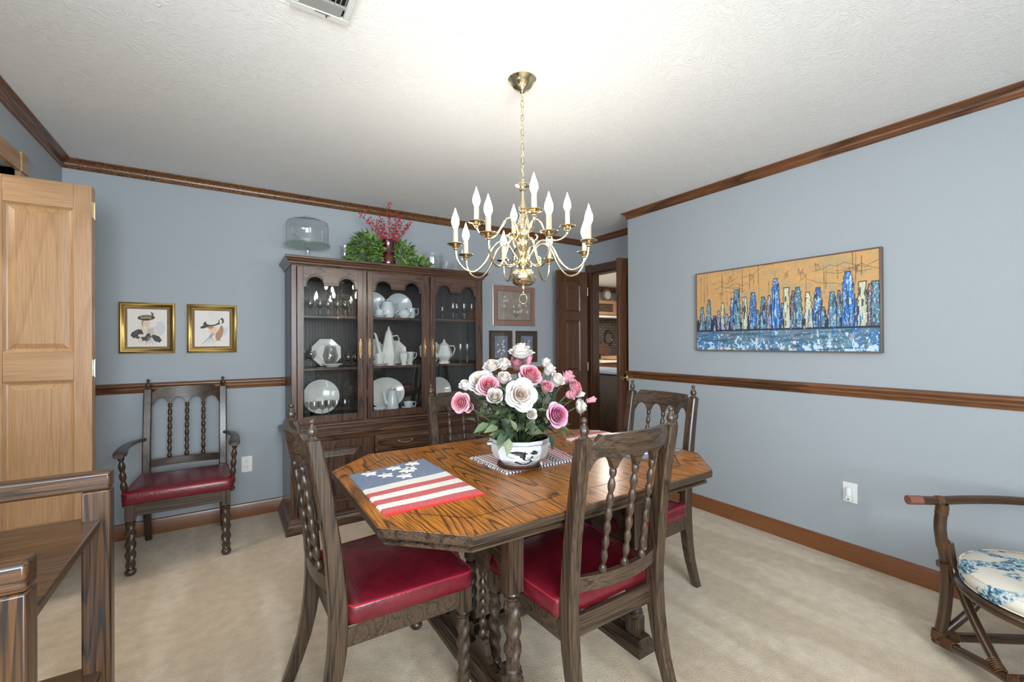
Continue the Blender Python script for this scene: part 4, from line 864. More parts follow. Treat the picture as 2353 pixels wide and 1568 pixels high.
def spl(pts, n=6):
    out = []; P = [Vector((p[0], 0, p[1])) for p in pts]; P = [P[0] * 2 - P[1]] + P + [P[-1] * 2 - P[-2]]
    for i in range(1, len(P) - 2):
        for q in range(n):
            t_ = q / n; a, b_, c_, d_ = P[i - 1:i + 3]
            out.append(.5 * ((2 * b_) + (c_ - a) * t_ + (2 * a - 5 * b_ + 4 * c_ - d_) * t_ ** 2 + (3 * b_ - a - 3 * c_ + d_) * t_ ** 3))
    out.append(P[-2]); return out
def arm_set(R, zc, path, curl, n, ang0, first):
    for k in range(n):
        ca = math.radians(ang0 + 360 / n * k)                      # angle from the direction towards the viewer of the photo
        dv = -F_ * math.cos(ca) + R_ * math.sin(ca); rz = math.atan2(dv.y, dv.x)
        if k == 0:
            am = MB().tube(spl(path), .0047, 8); am.tube(spl(curl), [.0035] * (len(spl(curl)) - 4) + [.004, .005, .006, .006], 6)
            a_ = obj('arm', am, B_, t, smooth=80)
            b_ = obj('drip_cup', MB().lathe([(.005, zc - .022), (.010, zc - .018), (.008, zc - .014), (.014, zc - .010), (.016, zc - .006), (.010, zc - .003), (.030, zc + .001), (.036, zc + .004), (.0355, zc + .006), (.028, zc + .003), (.010, zc + .001), (.0125, zc + .010), (.0005, zc + .010)], (R, 0, 0), 20, cap=False), B_, a_)
            c_ = obj('candle_sleeve', MB().lathe([(.0105, zc + .004), (.0105, zc + .070), (.0085, zc + .071)], (R, 0, 0), 14), M['candle'], a_)
            d_ = obj('bulb', MB().lathe([(.008, zc + .071), (.0115, zc + .077), (.0162, zc + .089), (.0170, zc + .099), (.0148, zc + .112), (.0100, zc + .126), (.0055, zc + .139), (.0025, zc + .149), (.0004, zc + .156)], (R, 0, 0), 14), M['bulb'], a_)
            base = (a_, b_, c_, d_)
        else:
            a_ = base[0].copy(); C.objects.link(a_); a_.parent = t
            for ch in base[1:]: q = ch.copy(); C.objects.link(q); q.parent = a_
        a_.rotation_euler = (0, 0, rz)
arm_set(.30, 1.69, [(.022, 1.640), (.040, 1.665), (.068, 1.705), (.10, 1.718), (.135, 1.690), (.170, 1.625), (.215, 1.583), (.262, 1.592), (.292, 1.630), (.300, 1.672)], [(.024, 1.64), (.045, 1.622), (.066, 1.616), (.082, 1.626), (.084, 1.642), (.074, 1.648)], 8, 17.5, 1)
arm_set(.205, 1.797, [(.018, 1.752), (.028, 1.785), (.050, 1.822), (.075, 1.818), (.100, 1.775), (.130, 1.737), (.165, 1.738), (.195, 1.757), (.205, 1.780)], [(.020, 1.752), (.035, 1.735), (.052, 1.730), (.064, 1.740), (.064, 1.752), (.056, 1.757)], 4, 11, 1)

# ------------------------------------------------------------------ dining chairs (seat looks to +y, origin on the floor between the back posts)
def posty(z):
    P = [(0, -.045), (.15, .012), (.30, .040), (.45, .046), (.65, .028), (.85, -.002), (1.0, -.030)]
    for (z0, y0), (z1, y1) in zip(P, P[1:]):
        if z <= z1: return y0 + (y1 - y0) * (z - z0) / (z1 - z0)
    return P[-1][1]
def psm(z): return (posty(z - .05) + 2 * posty(z) + posty(z + .05)) / 4 if .05 < z < .93 else posty(z)
def bow(x, b=.040): return -b * (1 - (x / .19) ** 2)
def twist_leg(mb, x, y, zb, z0, z1, r, foot=True, turns=2.0, hand=1, seg=20, zf=0.0):
    """square block zb.. above, barley twist from z0 to z1, turned foot below"""
    rings = []; n = 34
    for i in range(n + 1):
        z = z0 + (z1 - z0) * i / n; ph = hand * turns * 2 * PI * i / n; e_ = min(1, min(i, n - i) / 3.5)
        rings.append([(x + (r * (1 + .20 * e_ * math.cos(2 * (a - ph)))) * math.cos(a), y + (r * (1 + .20 * e_ * math.cos(2 * (a - ph)))) * math.sin(a), z) for a in [2 * PI * k / seg for k in range(seg)]])
    mb.loft(rings)
    mb.lathe([(r * .7, z1 - .002), (r * 1.12, z1 + .004), (r * 1.15, z1 + .010), (r * .85, z1 + .014), (r * 1.05, z1 + .019), (r * .95, z1 + .024)], (x, y, 0), 16)
    if foot:
        mb.lathe([(r * .55, zf), (r * .95, zf + .004), (r * 1.25, zf + .016), (r * 1.15, zf + .028), (r * .75, zf + .036), (r * .95, zf + .042), (r * .8, z0 + .002)], (x, y, 0), 16)
def bobbin(mb, a, b_, r, n=6, ends=True, seg=12):
    a = Vector(a); b_ = Vector(b_); pts = []; rs = []
    L_ = (b_ - a).length; N = n * 8
    if ends:
        for t_, q in ((0, .55), (.006, .95), (.016, 1.1), (.026, .8), (.032, .5)): pts.append(a.lerp(b_, t_ / L_)); rs.append(r * q)
    e0 = .036 / L_ if ends else .0
    for i in range(N + 1):
        f = i / N; tt = e0 + (1 - 2 * e0) * f; pts.append(a.lerp(b_, tt)); rs.append(r * (.58 + .42 * abs(math.sin(PI * n * f)) ** 1.1))
    if ends:
        for t_, q in ((.032, .5), (.026, .8), (.016, .95), (.006, .9), (0, .55)): pts.append(b_.lerp(a, t_ / L_)); rs.append(r * q)
    return mb.tube(pts, rs, seg)
def rrect(hw0, hw1, y0, y1, rad, n=5):
    """trapezoid outline with rounded corners: hw0 at y0 (back), hw1 at y1 (front)"""
    cs = [(-hw0 + rad, y0 + rad, 180, 270), (hw0 - rad, y0 + rad, 270, 360), (hw1 - rad, y1 - rad, 0, 90), (-hw1 + rad, y1 - rad, 90, 180)]
    out = []
    for x, y, a0, a1 in cs:
        for k in range(n + 1): a = math.radians(a0 + (a1 - a0) * k / n); out.append((x + rad * math.cos(a), y + rad * math.sin(a)))
    return out
def make_chair(label, loc, rz, arms=False, name='dining_chair', group='dining chairs round the table'):
    t = thing(name, label, 'chair', loc, rz, group)
    out = rrect(.232, .258, .070, .500, .028); cxm, cym = 0, .285
    def rg(s, z): return [(cxm + (x - cxm) * s, cym + (y - cym) * s, z) for x, y in out]
    mb = MB().loft([rg(.97, .393), rg(.995, .397), rg(1.01, .42), rg(1.0, .447), rg(.985, .456), rg(.95, .461), rg(.82, .468), rg(.6, .474), rg(.3, .477), rg(.05, .478)])
    cu = obj('seat_cushion', mb, M['red'], t, smooth=60)
    wl = MB().tube([(x * .995, cym + (y - cym) * .995, .4545) for x, y in out], .0036, 6, closed=True); obj('welt', wl, M['welt'], cu)
    sr = MB().box(-.205, .205, .468, .490, .325, .393).box(-.200, .200, .052, .072, .325, .393)
    for s in (-1, 1):
        sr.add([(s * .218, .05, .325), (s * .196, .05, .325), (s * .216, .48, .325), (s * .240, .48, .325), (s * .218, .05, .393), (s * .196, .05, .393), (s * .216, .48, .393), (s * .240, .48, .393)],
               [(0, 1, 2, 3), (7, 6, 5, 4), (0, 4, 5, 1), (1, 5, 6, 2), (2, 6, 7, 3), (3, 7, 4, 0)])
    obj('seat_frame', sr, M['oak_x'], t, bev=.003)
    for s in (-1, 1):
        zs = [0, .08, .16, .24, .31, .38, .45, .55, .65, .75, .85, .93, .985]; rings = []
        for z in zs:
            hw = .0215 if z > .3 else .017 + .0045 * z / .3; hd = .027 if .3 <= z <= .5 else (.020 + .007 * z / .3 if z < .3 else .027 - .006 * (z - .5) / .48)
            y = psm(z); x = s * .2035
            c_ = .005
            rings.append([(x - hw + c_, y - hd, z), (x + hw - c_, y - hd, z), (x + hw, y - hd + c_, z), (x + hw, y + hd - c_, z), (x + hw - c_, y + hd, z), (x - hw + c_, y + hd, z), (x - hw, y + hd - c_, z), (x - hw, y - hd + c_, z)])
        po = obj('back_post', MB().loft(rings), M['oak_z'], t, smooth=30)
        yt = psm(.985)
        obj('finial', MB().lathe([(.018, .984), (.019, .989), (.012, .993), (.010, .997), (.0145, 1.005), (.0155, 1.012), (.012, 1.022), (.0065, 1.030), (.006, 1.034), (.0095, 1.039), (.0098, 1.044), (.006, 1.050), (.0005, 1.052)], (s * .2035, yt - .002, 0), 16), M['oak_z'], po)
        lg = MB().box(s * .222 - .023, s * .222 + .023, .452, .498, .305, .394)
        twist_leg(lg, s * .222, .475, .305, .050, .283, .0215, hand=s)
        obj('leg', lg, M['oak_z'], t, smooth=40, bev=.0)
    N = 56; cr = MB(); rings = []
    for i in range(N + 1):
        x = -.183 + .366 * i / N; ax = abs(x)
        zt = .997 if ax < .152 else .997 - .030 * math.sin((ax - .152) / .031 * PI / 2) ** .8
        u = (x + .183) / .0915; f = u - math.floor(u); d = min(f, 1 - f) * .0915
        if min(abs(x - c_) for c_ in (-.0915, 0, .0915)) < .012: zb = .884
        elif ax > .176: zb = .882
        else:
            q = abs(f - .5) * .0915 / .0345; zb = .889 + .036 * math.sqrt(max(0, 1 - q * q)) if q < 1 else .889
        y = psm(.94) + bow(x)
        dz = lambda z: psm(z) - psm(.94)
        rings.append([(x, y - .011 + dz(zb), zb), (x, y + .011 + dz(zb), zb), (x, y + .011 + dz(zt), zt), (x, y - .011 + dz(zt), zt)])
    obj('crest_rail', cr.loft(rings), M['oak_x'], t, smooth=28, bev=.0015)
    rings = []
    for i in range(25):
        x = -.183 + .366 * i / 24; y = psm(.51) + bow(x, .034)
        rings.append([(x, y - .011, .488), (x, y + .011, .488), (x, y + .011, .535), (x, y - .011, .535)])
    obj('back_rail', MB().loft(rings), M['oak_x'], t, smooth=28, bev=.002)
    for x in (-.0915, 0, .0915):
        obj('spindle', bobbin(MB(), (x, psm(.535) + bow(x, .034), .533), (x, psm(.885) + bow(x), .886), .0128), M['oak_z'], t, smooth=80)
    if arms:
        for s in (-1, 1):
            P = [(.208, .02, .012), (.222, .06, .016), (.250, .14, .020), (.268, .24, .022), (.272, .34, .024), (.268, .42, .029), (.266, .475, .030), (.268, .505, .020)]
            rings = []
            for i, (x, y, hw) in enumerate(P):
                z = .668 + .012 * math.sin(i / 7 * PI); hz = .012
                rings.append([(s * (x - hw), y, z - hz * .6), (s * x, y, z - hz), (s * (x + hw), y, z - hz * .6), (s * (x + hw), y, z + hz * .6), (s * x, y, z + hz), (s * (x - hw), y, z + hz * .6)])
            obj('arm', MB().loft(rings), M['oak_y'], t, smooth=60)
            obj('arm_post', bobbin(MB(), (s * .252, .40, .36), (s * .268, .44, .66), .0165, 4), M['oak_z'], t, smooth=80)
    return t
c0 = make_chair('side chair with red seat at the left end of the table', (.238, 1.655, 0), -PI / 2 + .03)
dup(c0, (1.107, 1.025, 0), 0, 'side chair with red seat nearest the camera, its back to the viewer')
dup(c0, (2.012, 1.615, 0), PI / 2 + .01, 'side chair with red seat at the far right end of the table')
dup(c0, (1.143, 2.245, 0), PI, 'side chair behind the roses, in front of the china cabinet')
make_chair('armchair with red seat standing alone against the back wall under the gilt prints', (-.232, 3.672, 0), PI, True, 'dining_armchair', None)

# ------------------------------------------------------------------ dining table
TX0, TX1, TY0, TY1, TZ = .360, 1.872, 1.068, 2.134, .75; ch = .203
def octo(o, cx=None):
    c_ = ch - o * .586 + 0
    c_ = ch + o * (-0.0) - (2 - math.sqrt(2)) * (o) * -1 * 0
    x0, x1, y0, y1 = TX0 + o, TX1 - o, TY0 + o, TY1 - o; k = ch - o * (2 - math.sqrt(2))
    return [(x0 + k, y0), (x1 - k, y0), (x1, y0 + k), (x1, y1 - k), (x1 - k, y1), (x0 + k, y1), (x0, y1 - k), (x0, y0 + k)]
t = thing('dining_table', 'octagonal oak dining table with a honey top and dark trestle base', 'table', (0, 0, 0))
def oloft(prof, cap=True): return MB().loft([[(x, y, z) for x, y in octo(o)] for o, z in prof], cap=cap)
obj('tabletop', oloft([(.0, .7485), (.0, .75)]), M['top'], t, smooth=0)
obj('edge_band', oloft([(.012, .718), (.003, .720), (.0, .726), (.0, .7485), (.0008, .7502), (.003, .7505), (.0032, .7480)], cap=False), M['oak_x'], t, smooth=20)
obj('apron', oloft([(.05, .690), (.026, .690), (.020, .694), (.018, .701), (.022, .705), (.026, .707), (.026, .722), (.05, .722)], cap=True), M['oak_x'], t, smooth=20)
inl = MB(); A_, B2 = octo(.115), octo(.1185)
for i in range(8):
    j = (i + 1) % 8; inl.add([(A_[i][0], A_[i][1], .7503), (A_[j][0], A_[j][1], .7503), (B2[j][0], B2[j][1], .7503), (B2[i][0], B2[i][1], .7503)], [(0, 1, 2, 3)])
obj('inlay_line', inl, simple('ebony_inlay', H('#2A1B12'), .4), t, smooth=0)
inl = MB().box(1.1155, 1.1165, TY0 + .01, TY1 - .01, .7499, .7502); obj('leaf_joint', inl, M['darkgap'], t, smooth=0)
for X0 in (.822, 1.436):
    ru = MB(); hw = .052
    rr = [[(X0 - hw + o, 1.208 + o, z), (X0 + hw - o, 1.208 + o, z), (X0 + hw - o, 1.992 - o, z), (X0 - hw + o, 1.992 - o, z)] for o, z in ((0, 0), (0, .022), (.004, .026), (.004, .034), (.010, .044), (.016, .052), (.018, .060))]
    obj('foot_runner', ru.loft(rr), M['oak_y'], t, smooth=20)
    # lower scalloped board
    def scal(zt, zd, nb=3, up_=True):
        pts = []; ys = [1.30, 1.485, 1.715, 1.90]
        for a, b_ in zip(ys, ys[1:]):
            e0 = .026 ; pts += [(a, zt), (a + e0, zt), (a + e0 + .004, zt - .012 if up_ else zt + .012)]
            c_ = (a + b_) / 2; r = (b_ - a) / 2 - e0 - .008
            for k in range(13): an = PI * k / 12; pts.append((c_ - r * math.cos(an), (zt - .012) + (zd - zt + .012) * math.sin(an) if up_ else (zt + .012) + (zd - zt - .012) * math.sin(an)))
            pts += [(b_ - e0 - .004, zt - .012 if up_ else zt + .012), (b_ - e0, zt)]
        pts.append((ys[-1], zt)); return pts
    lo = scal(.150, .078); lb = MB()
    n = len(lo); vv = [(X0 + sx * .012, y, z) for sx in (-1, 1) for y, z in lo] + [(X0 + sx * .012, y, .058) for sx in (-1, 1) for y, z in lo]
    ff_ = []
    for i in range(n - 1): ff_ += [(i, i + 1, n + i + 1, n + i), (2 * n + i, i, i + 1, 2 * n + i + 1)[::-1], (3 * n + i, n + i, n + i + 1, 3 * n + i + 1)]
    obj('lower_board', lb.add(vv, ff_), M['oak_y'], t, smooth=25)
    hi = scal(.405, .505, up_=False); hb_ = MB()
    def ztop(y): q = min(y - 1.30, 1.90 - y); return .60 + min(1, max(0, q) / .16) * .088
    vv = [(X0 + sx * .012, y, z) for sx in (-1, 1) for y, z in hi] + [(X0 + sx * .012, y, ztop(y)) for sx in (-1, 1) for y, z in hi]; ff_ = []
    for i in range(n - 1): ff_ += [(i, n + i, n + i + 1, i + 1), (2 * n + i, i, i + 1, 2 * n + i + 1), (3 * n + i, 3 * n + i + 1, n + i + 1, n + i), (2 * n + i, 2 * n + i + 1, 3 * n + i + 1, 3 * n + i)]
    obj('upper_board', hb_.add(vv, ff_), M['oak_y'], t, smooth=25)
    for y in (1.485, 1.715): obj('spindle', bobbin(MB(), (X0, y, .148), (X0, y, .408), .0155, 5), M['oak_z'], t, smooth=80)
    for y in (1.275, 1.925):
        lg = MB().box(X0 - .030, X0 + .030, y - .027, y + .027, .425, .692).box(X0 - .028, X0 + .028, y - .026, y + .026, .058, .130)
        twist_leg(lg, X0, y, 0, .165, .398, .0265, foot=False, turns=1.6, seg=24)
        lg.lathe([(.026, .128), (.033, .134), (.034, .144), (.024, .152), (.031, .158), (.022, .168)], (X0, y, 0), 18)
        obj('leg', lg, M['oak_z'], t, smooth=40)
    obj('top_bearer', MB().box(X0 - .025, X0 + .025, 1.15, 2.05, .672, .690), M['oak_y'], t)
obj('stretcher', MB().box(.834, 1.424, 1.585, 1.615, .085, .135), M['oak_x'], t, bev=.003)

# ------------------------------------------------------------------ placemats, bowl, flowers
def knitmat(name, c, size=230, bump=.9):
    m_, nt, b = newmat(name); b.inputs['Base Color'].default_value = c; b.inputs['Roughness'].default_value = .95; b.inputs['Sheen Weight'].default_value = .3
    tc = nt.nodes.new('ShaderNodeTexCoord'); v = nt.nodes.new('ShaderNodeTexVoronoi'); v.inputs['Scale'].default_value = size; L(nt, tc.outputs['Object'], v.inputs['Vector'])
    bp = nt.nodes.new('ShaderNodeBump'); bp.invert = True; bp.inputs['Strength'].default_value = bump; bp.inputs['Distance'].default_value = .003; L(nt, v.outputs['Distance'], bp.inputs['Height']); L(nt, bp.outputs['Normal'], b.inputs['Normal'])
    return m_
KW, KR, KB, KN = knitmat('white_yarn', H('#E9E4DA')), knitmat('red_yarn', H('#C21F1F')), knitmat('denim_yarn', H('#5A6C8C')), knitmat('navy_yarn', H('#25315E'))
def matmesh(cs, cols, z0, th, nu=60, nv=78, wav=.0012, seed=0, fn=None):
    """quad corners (u0v0,u1v0,u1v1,u0v1) -> knitted slab with scalloped edges; fn(u,v)->material index"""
    random.seed(seed); c = [Vector((x, y, 0)) for x, y in cs]; mb = MB(); n = (nu + 1) * (nv + 1); vv = []
    for lay in (1, 0):
        for j in range(nv + 1):
            v = j / nv
            for i in range(nu + 1):
                u = i / nu; uu = u + (.004 * math.sin(j * 2.1) if i in (0, nu) else 0); v2 = v + (.003 * math.sin(i * 2.1) if j in (0, nv) else 0)
                p = (c[0] * (1 - uu) + c[1] * uu) * (1 - v2) + (c[3] * (1 - uu) + c[2] * uu) * v2
                edge = 1 if 0 < i < nu and 0 < j < nv else .45
                z = z0 + (th * edge + wav * math.sin(u * 9 + seed) * math.sin(v * 7 + 1) * .6 + .0006 * math.sin(j * 2.1) if lay else 0)
                vv.append((p.x, p.y, z))
    mb.v = vv
    for j in range(nv):
        for i in range(nu):
            a = j * (nu + 1) + i; mb.f.append((a, a + 1, a + nu + 2, a + nu + 1)); mb.m.append(fn((i + .5) / nu, (j + .5) / nv))
            mb.f.append((n + a, n + a + nu + 1, n + a + nu + 2, n + a + 1)); mb.m.append(mb.m[-1])
    def side(a, b_, m_): mb.f.append((a, n + a, n + b_, b_)); mb.m.append(m_)
    for i in range(nu):
        side(i, i + 1, fn((i + .5) / nu, .001)); a = nv * (nu + 1) + i; side(a + 1, a, fn((i + .5) / nu, .999))
    for j in range(nv):
        a = j * (nu + 1); side(a + nu + 1, a, fn(.001, (j + .5) / nv)); side(a + nu, a + 2 * nu + 1, fn(.999, (j + .5) / nv))
    return mb
def flagfn(u, v):
    if v > .545: return 2
    return 1 if int(v / .545 * 6) % 2 == 0 else 0
def star(parent, x, y, r, rot, z=.7575):
    mb = MB(); top = []; N = 40
    for k in range(N):
        a = 2 * PI * k / N; q = abs(((a * 5 / (2 * PI)) % 1) - .5) * 2; rr = r * (.42 + .58 * q ** 1.3); top.append((rr * math.cos(a + rot), rr * math.sin(a + rot)))
    mb.loft([[(x + a, y + b_, z) for a, b_ in top], [(x + a * .98, y + b_ * .98, z + .003) for a, b_ in top], [(x + a * .8, y + b_ * .8, z + .0045) for a, b_ in top]])
    obj('star', mb, KW, parent, smooth=60)
def flagmat(cs, label, stars, seed):
    t = thing('placemat', label, 'placemat', (0, 0, 0), 0, 'knitted flag placemats')
    obj('knitted_flag', matmesh(cs, None, .7505, .0065, fn=flagfn, seed=seed), [KW, KR, KB], t, smooth=80)
    for i, (x, y) in enumerate(stars): star(t, x, y, .033, i * 1.3 + .3)
    return t
flagmat([(.400, 1.338), (.751, 1.338), (.746, 1.895), (.402, 1.818)], 'knitted flag placemat with white stars at the left end of the table', [(.474, 1.780), (.522, 1.725), (.582, 1.675), (.580, 1.800), (.632, 1.760), (.668, 1.825), (.612, 1.738)], 1)
flagmat([(1.862, 1.885), (1.535, 1.885), (1.530, 1.345), (1.842, 1.345)], 'knitted flag placemat at the right end of the table behind the near chair back', [(1.62, 1.40), (1.70, 1.45), (1.77, 1.41), (1.60, 1.50), (1.72, 1.53)], 4)
def midfn(u, v):
    if u < .04 or u > .96 or v < .07 or v > .93: return 2 if (int(u * 48) + int(v * 36)) % 2 else 0
    if .30 < u < .40 or .66 < u < .78: return (2, 0, 3)[(int(u * 60) * 7 + int(v * 40) * 5) % 3]
    return 1 if int(u * 44) % 2 else 0
t = thing('placemat', 'red white and blue braided mat under the flower bowl', 'placemat')
obj('woven_mat', matmesh([(.935, 1.488), (1.318, 1.492), (1.385, 1.808), (.925, 1.795)], None, .7505, .006, fn=midfn, seed=3, nu=96, nv=64), [KW, knitmat('rose_yarn', H('#C24158')), KN, knitmat('black_yarn', H('#22242A'))], t, smooth=80)
BXC, BYC = 1.043, 1.553
wd = thing('wooden_stand', 'low round brown wooden stand under the flower bowl', 'stand', (BXC, BYC, .7568))
obj('disc', MB().lathe([(.0005, 0), (.088, 0), (.097, .004), (.097, .008), (.090, .011), (.094, .015), (.088, .018), (.0005, .018)], (0, 0, 0), 40, cap=False), wood('mahogany_stand', H('#5B3322'), H('#482518'), H('#26130C'), 'x'), wd)
t = thing('flower_bowl', 'white faceted china bowl with a black eagle print, full of roses', 'bowl', (BXC, BYC, .7750))
BP_ = [(.0005, 0), (.082, 0), (.088, .004), (.110, .025), (.122, .050), (.124, .070), (.120, .084), (.121, .086), (.128, .088), (.130, .104), (.128, .106), (.122, .104), (.112, .07), (.08, .02), (.0005, .01)]
NF = 12; va = math.atan2(-BYC, -BXC); rot0 = va + PI / NF
inner_i = 11
bo = MB().lathe(BP_[:12], (0, 0, 0), NF, rot=rot0, cap=False); bo.mat(1); bo.lathe(BP_[11:], (0, 0, 0), NF, rot=rot0, cap=False)
obj('bowl', bo, [M['porcb'], M['black']], t, smooth=20)
def brad(z):
    for (r0, z0), (r1, z1) in zip(BP_[2:8], BP_[3:9]):
        if z0 <= z <= z1: return r0 + (r1 - r0) * (z - z0) / (z1 - z0 + 1e-9)
    return .12
def bmap(u, z, off=.0008):
    """u = metres round the bowl from the viewer side, z height"""
    a = va - u / .122 * -1
    d = (a - rot0) % (2 * PI / NF) - PI / NF
    r = (brad(z)) * math.cos(PI / NF) / math.cos(d) + off
    return (r * math.cos(a), r * math.sin(a), z)
inkm = simple('black_print', H('#1B1C20'), .25, coat=.4); greym = simple('grey_print', H('#7C828A'), .3, coat=.4)
def decal(mb, pts, off=.0009):
    P = [(x, y) for x, y in pts]; cx_ = sum(p[0] for p in P) / len(P); cy_ = sum(p[1] for p in P) / len(P)
    for i in range(len(P)):
        a, b_ = P[i], P[(i + 1) % len(P)]; n = max(2, int(math.hypot(a[0] - b_[0], a[1] - b_[1]) / .004))
        for k in range(n):
            p = (a[0] + (b_[0] - a[0]) * k / n, a[1] + (b_[1] - a[1]) * k / n); q = (a[0] + (b_[0] - a[0]) * (k + 1) / n, a[1] + (b_[1] - a[1]) * (k + 1) / n)
            m1 = ((p[0] + cx_) / 2, (p[1] + cy_) / 2); m2 = ((q[0] + cx_) / 2, (q[1] + cy_) / 2)
            mb.add([bmap(*p, off), bmap(*q, off), bmap(*m2, off), bmap(*m1, off)], [(0, 1, 2, 3)]); mb.add([bmap(*m1, off), bmap(*m2, off), bmap(cx_, cy_, off)], [(0, 1, 2)])
S_ = .255 / 2110.
def cp(px, py): return ((px - 1130) * S_, .0895 - (py - 330) * S_ * .98)
DX0, DY0_, DX1, DY1_ = 600, 480, 1900, 1040
ei = Img(330, 142, 1300 / 560, [1, 1, 1])
def ep(x, y): return ((x - DX0) / 560, (DY1_ - y) / 560)
def epoly(pts, c_):
    P = [ep(*p) for p in pts]; ins = np.zeros_like(ei.X, bool)
    for i in range(len(P)):
        (x0, y0), (x1, y1) = P[i], P[(i + 1) % len(P)]
        if abs(y1 - y0) < 1e-9: continue
        ins ^= ((y0 > ei.Y) != (y1 > ei.Y)) & (ei.X < (x1 - x0) * (ei.Y - y0) / (y1 - y0) + x0)
    ei.put(ins, c_)
BKc, WHc = [0, 0, 0], [1, 1, 1]
epoly([(630, 578), (800, 535), (1000, 505), (1180, 518), (1262, 535), (1300, 600), (1330, 660), (1300, 815), (1245, 812), (1215, 740), (1150, 735), (1120, 655), (1010, 650), (930, 600), (800, 560)], BKc)
for k in range(7): ei.line([ep(930 + 45 * k, 560 + 3 * k), ep(1010 + 40 * k, 640 + 14 * k)], .010, WHc)
epoly([(1290, 500), (1345, 560), (1430, 592), (1350, 600), (1300, 660), (1270, 590)], BKc)
epoly([(1475, 520), (1510, 580), (1600, 495), (1690, 510), (1790, 575), (1745, 650), (1700, 640), (1600, 640), (1530, 600), (1490, 600)], BKc)
for k in range(5): ei.line([ep(1560 + 40 * k, 540 + 5 * k), ep(1600 + 35 * k, 600 + 6 * k)], .009, WHc)
epoly([(1235, 790), (1400, 812), (1500, 780), (1550, 690), (1600, 660), (1570, 760), (1500, 825), (1300, 838)], BKc)
for k in range(9): ei.line([ep(1330 + 22 * k, 700 + 10 * (k % 2)), ep(1325 + 20 * k, 790 - 4 * k)], .006, BKc)
ei.ell(*ep(1620, 740), .07, .075, BKc); ei.ell(*ep(1625, 735), .05, .055, WHc); ei.line([ep(1580, 790), ep(1600, 730), ep(1660, 745)], .012, BKc); ei.ell(*ep(1610, 730), .012, .012, BKc)
epoly([(905, 910), (985, 862), (1060, 885), (1160, 960), (1260, 975), (1400, 962), (1560, 900), (1700, 880), (1640, 925), (1500, 985), (1300, 1016), (1150, 1008), (1040, 960), (950, 945)], BKc)
for k in range(7): ei.line([ep(1180 + 62 * k, 925 - 4 * k), ep(1240 + 60 * k, 985 - 9 * k)], .016, WHc)
for k in range(3): ei.ell(*ep(990 + 60 * k, 905 + 14 * k), .020, .026, WHc)
epoly([(1480, 890), (1530, 820), (1600, 840), (1560, 900)], BKc)
eg = MB(); ny_, nx_ = ei.X.shape
for j in range(ny_ - 1):
    i = 0
    while i < nx_ - 1:
        if ei.a[j, i, 0] < .5:
            k = i
            while k < nx_ - 1 and k - i < 6 and ei.a[j, k, 0] < .5: k += 1
            y0_, y1_ = DY1_ - j / (ny_ - 1) * 560, DY1_ - (j + 1) / (ny_ - 1) * 560; xa, xb = DX0 + i / (nx_ - 1) * 1300, DX0 + k / (nx_ - 1) * 1300
            eg.add([bmap(*cp(xa, y0_)), bmap(*cp(xb, y0_)), bmap(*cp(xb, y1_)), bmap(*cp(xa, y1_))], [(0, 1, 2, 3)]); i = k
        else: i += 1
obj('eagle_print', eg, inkm, t, smooth=0)
eg = MB()
for z in (.0945,):
    pass
for (r_, z) in ((.1312, .0905),):
    rings = [[(r_ * math.cos(rot0 + 2 * PI * k / NF), r_ * math.sin(rot0 + 2 * PI * k / NF), z + dz_) for k in range(NF)] for dz_ in (0, .0014)]
    eg.loft(rings, cap=False)
rings = [[((brad(z) + .0006) * math.cos(rot0 + 2 * PI * k / NF), (brad(z) + .0006) * math.sin(rot0 + 2 * PI * k / NF), z) for k in range(NF)] for z in (.0085, .0105)]
eg.loft(rings, cap=False)
obj('rim_line', eg, simple('dark_rim_line', H('#3B3E44'), .3), t, smooth=20)
def bowltext(txt, u0, z, h, slope, name='lettering'):
    cu = bpy.data.curves.new('lettering', 'FONT'); cu.body = txt; cu.size = h; cu.space_character = 1.25
    ob = bpy.data.objects.new('tmp', cu); C.objects.link(ob); dg = bpy.context.evaluated_depsgraph_get()
    me = bpy.data.meshes.new_from_object(ob.evaluated_get(dg)); bpy.data.objects.remove(ob)
    for v in me.vertices: v.co = bmap(u0 + v.co.x, z + v.co.y + slope * v.co.x, .0009)
    me.materials.clear(); me.materials.append(greym); o = bpy.data.objects.new(name, me); C.objects.link(o); o.parent = t
bowltext('CHERRY', cp(620, 0)[0], cp(0, 700)[1], .0098, -.28)
bowltext('BRAND', cp(1730, 0)[0], cp(0, 815)[1], .0098, .35)
for s in (-1, 1):
    a = va + s * PI / 2
    obj('handle', MB().tube([((.118 + o_) * math.cos(a + q), (.118 + o_) * math.sin(a + q), zz) for q, o_, zz in ((-.22, .0, .08), (-.16, .016, .078), (0, .02, .074), (.16, .016, .078), (.22, 0, .08))], .006, 8), M['porcb'], t)

